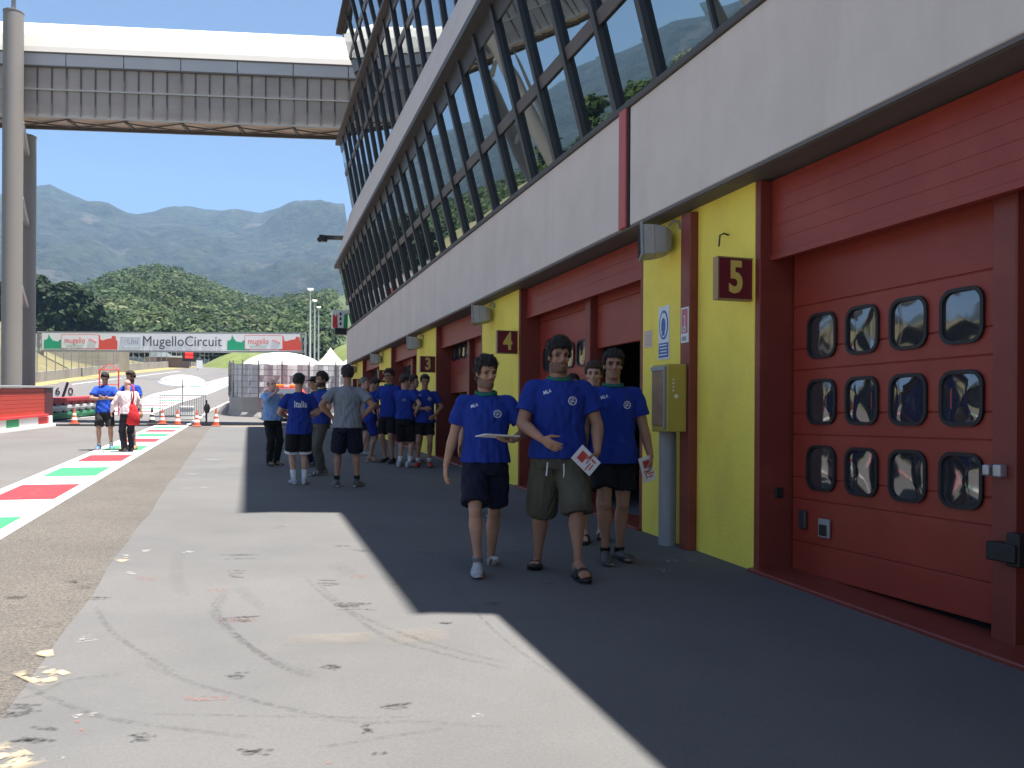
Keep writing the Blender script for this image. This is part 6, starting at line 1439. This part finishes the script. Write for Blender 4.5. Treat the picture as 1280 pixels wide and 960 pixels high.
N, L, p = nodes(leafm); tr = N.new('ShaderNodeBsdfTranslucent'); ms = N.new('ShaderNodeMixShader'); ms.inputs[0].default_value = .35; at_ = N.new('ShaderNodeAttribute'); at_.attribute_name = 'col'; L.new(at_.outputs['Color'], tr.inputs[0]); L.new(p.outputs[0], ms.inputs[1]); L.new(tr.outputs[0], ms.inputs[2]); L.new(ms.outputs[0], N['Material Output'].inputs['Surface'])
def cloud_mesh(name, q, col, m):
    nf = len(q)//4; me = bpy.data.meshes.new(name); me.vertices.add(len(q)); me.vertices.foreach_set('co', q.astype(np.float32).ravel())
    me.loops.add(nf*4); me.loops.foreach_set('vertex_index', np.arange(nf*4, dtype=np.int32)); me.polygons.add(nf); me.polygons.foreach_set('loop_start', np.arange(0, nf*4, 4, dtype=np.int32)); me.polygons.foreach_set('loop_total', np.full(nf, 4, dtype=np.int32))
    a = me.color_attributes.new('col', 'FLOAT_COLOR', 'POINT'); a.data.foreach_set('color', np.c_[col, np.ones(len(col))].astype(np.float32).ravel()); me.update(calc_edges=True); me.materials.append(m)
    return me
greens = .74*np.array([(.056,.094,.036), (.080,.122,.044), (.042,.072,.032), (.105,.140,.055), (.068,.100,.036), (.15,.17,.085)])
cs = []; rad = []
def hill_z(az, tt, r0=175, rc=430, base=12):
    H = rc*math.tan(R(crest(az, hill_tab))); return base+(H-base)*tt**.9
for k in range(3300):
    az = rnd.uniform(-24, 6) if k < 2500 else rnd.uniform(-95, -24); tt = rnd.random()**1.0*1.02; r = 175+(430-175)*tt
    a = R(az); cs.append((r*math.sin(a), r*math.cos(a), hill_z(az, min(tt, 1))+rnd.uniform(.5, 2.5))); rad.append(rnd.uniform(1.7, 4.6))
cs = np.array(cs); rad = np.array(rad); cols = greens[rs.choice(len(greens), len(cs), p=[.3,.24,.2,.12,.08,.06])]
q, c_ = leaf_cloud(cs, rad, 260, rad*.145, cols)
o = bpy.data.objects.new('forest', cloud_mesh('forest', q, c_, leafm)); COL.objects.link(o); tag(o, kind='stuff', label='mixed green wood covering the hills behind the circuit')
bark = mat('bark', (.07,.055,.04), .95, .2, 4)
def tree(x, y, zb, h, rad_, lab, colr, grp='large trees on the left bank', n=2600, clumps=26, leaf=.42):
    s = empty('tree', (x, y, zb)); tag(s, lab, 'tree', grp)
    b = MB().tube([(x, y, zb-.5), (x+.1, y, zb+h*.25), (x-.1, y+.1, zb+h*.6)], [.32*h/11, .24*h/11, .10*h/11], 9)
    for k in range(7):
        a = rnd.uniform(0, 6.28); z = zb+h*rnd.uniform(.25, .5); b.tube([(x, y, z), (x+rad_*.35*math.cos(a), y+rad_*.35*math.sin(a), z+h*.16), (x+rad_*.75*math.cos(a), y+rad_*.75*math.sin(a), z+h*.25)], [.14*h/11, .09*h/11, .03], 6)
    part(b, 'trunk', bark, s)
    cc = []; rr = []
    for k in range(clumps):
        a = rnd.uniform(0, 6.28); t = rnd.random()**.6; zf = rnd.uniform(.22, .93); w = math.sin(math.pi*(.12+.80*zf))**.8
        cc.append((x+rad_*.78*t*w*math.cos(a), y+rad_*.78*t*w*math.sin(a), zb+h*zf)); rr.append(rad_*rnd.uniform(.26, .42))
    cc = np.array(cc); rr = np.array(rr); q, c_ = leaf_cloud(cc, rr, n//clumps*2, np.full(clumps, leaf), np.array(colr)*rs.uniform(.75, 1.3, (clumps, 1)))
    o = bpy.data.objects.new('crown', cloud_mesh('crown', q, c_, leafm)); COL.objects.link(o); o.parent = s; o.matrix_parent_inverse = Matrix.Translation(-s.location)
for i, (u, v0, v1, Y, w, lb) in enumerate(((52, 425, 346, 165, 22, 'broad dark tree just right of the bridge columns'), (78, 425, 352, 160, 22, 'dark rounded tree left of centre above the gantry logo'), (106, 425, 362, 162, 20, 'dark tree at the right end of the big left clump'), (16, 430, 350, 168, 24, 'dark tree mostly hidden behind the bridge columns'), (128, 425, 385, 172, 14, 'smaller dark tree sloping down at the clump edge'))):
    p, t = AY(u, v0, Y), AY(u, v1, Y); tree(p.x, Y, p.z-1, t.z-p.z+1, w/1040*Y*1.0, lb, (.026,.044,.018), leaf=.5)
for i, (az, r, h) in enumerate(((-23, 128, 8), (-26, 124, 9.5), (-29, 120, 8.5), (-33, 116, 6.5), (-37, 112, 7), (-42, 105, 6), (-47, 100, 6.5), (-55, 92, 8))):
    a = R(az); tree(r*math.sin(a), r*math.cos(a), gz(r*math.cos(a))+3.5, h, h*.42, 'bright green tree beyond the track, seen mirrored in the glazing', (.052,.085,.022), 'trees mirrored in the glazing', n=2600, leaf=.34)
# ================================================================ LIGHT, AIR, CAMERA
SUNV = Vector((.2056, -.115, 1)).normalized()
w = bpy.data.worlds.new('World'); scene.world = w; w.use_nodes = True; nt = w.node_tree
bg = nt.nodes['Background']; sky = nt.nodes.new('ShaderNodeTexSky'); sky.sky_type = 'NISHITA'; sky.sun_disc = False
sky.sun_elevation = math.asin(SUNV.z); sky.sun_rotation = math.atan2(SUNV.x, SUNV.y); sky.altitude = 300; sky.air_density = .85; sky.dust_density = 1.4; sky.ozone_density = 1.6
nt.links.new(sky.outputs[0], bg.inputs[0]); bg.inputs[1].default_value = .052
sl = bpy.data.lights.new('sun', 'SUN'); sl.energy = 5.0; sl.angle = R(.55); sl.color = (1, .955, .89)
so = bpy.data.objects.new('sun', sl); COL.objects.link(so); so.rotation_euler = (-SUNV).to_track_quat('-Z', 'Y').to_euler(); so.location = (20, -10, 60)
HAZE = True
if HAZE:
    b = MB().box(-3400, 3400, -140, 3400, -20, 900); h = b.build('haze', [])
    hm_ = bpy.data.materials.new('haze'); hm_.use_nodes = True; N = hm_.node_tree.nodes; N.remove(N['Principled BSDF']); v = N.new('ShaderNodeVolumePrincipled'); v.inputs['Color'].default_value = (.36,.62,1,1); v.inputs['Density'].default_value = .00016; v.inputs['Anisotropy'].default_value = .0
    hm_.node_tree.links.new(v.outputs[0], N['Material Output'].inputs['Volume']); h.data.materials.append(hm_); tag(h, kind='stuff')
cam = bpy.data.cameras.new('camera'); co_ = bpy.data.objects.new('camera', cam); COL.objects.link(co_); scene.camera = co_
cam.sensor_width = 36; cam.lens = 36*FPX/1280; cam.shift_y = (HY-480)/1280; cam.clip_end = 12000; cam.clip_start = .05
co_.rotation_mode = 'XYZ'
Mw = Matrix.Rotation(-TH, 4, 'Z') @ Matrix.Rotation(R(90), 4, 'X') @ Matrix.Rotation(RHO, 4, 'Z')
co_.matrix_world = Mw
vs = scene.view_settings; vs.view_transform = 'Standard'; vs.look = 'None'; vs.exposure = 1.75; vs.gamma = 1; vs.use_curve_mapping = False
cy = scene.cycles; cy.max_bounces = 6; cy.diffuse_bounces = 3; cy.glossy_bounces = 4; cy.transparent_max_bounces = 8; cy.volume_bounces = 0; cy.use_denoising = True; cy.sample_clamp_indirect = 8
try: cy.denoiser = 'OPENIMAGEDENOISE'
except Exception: pass
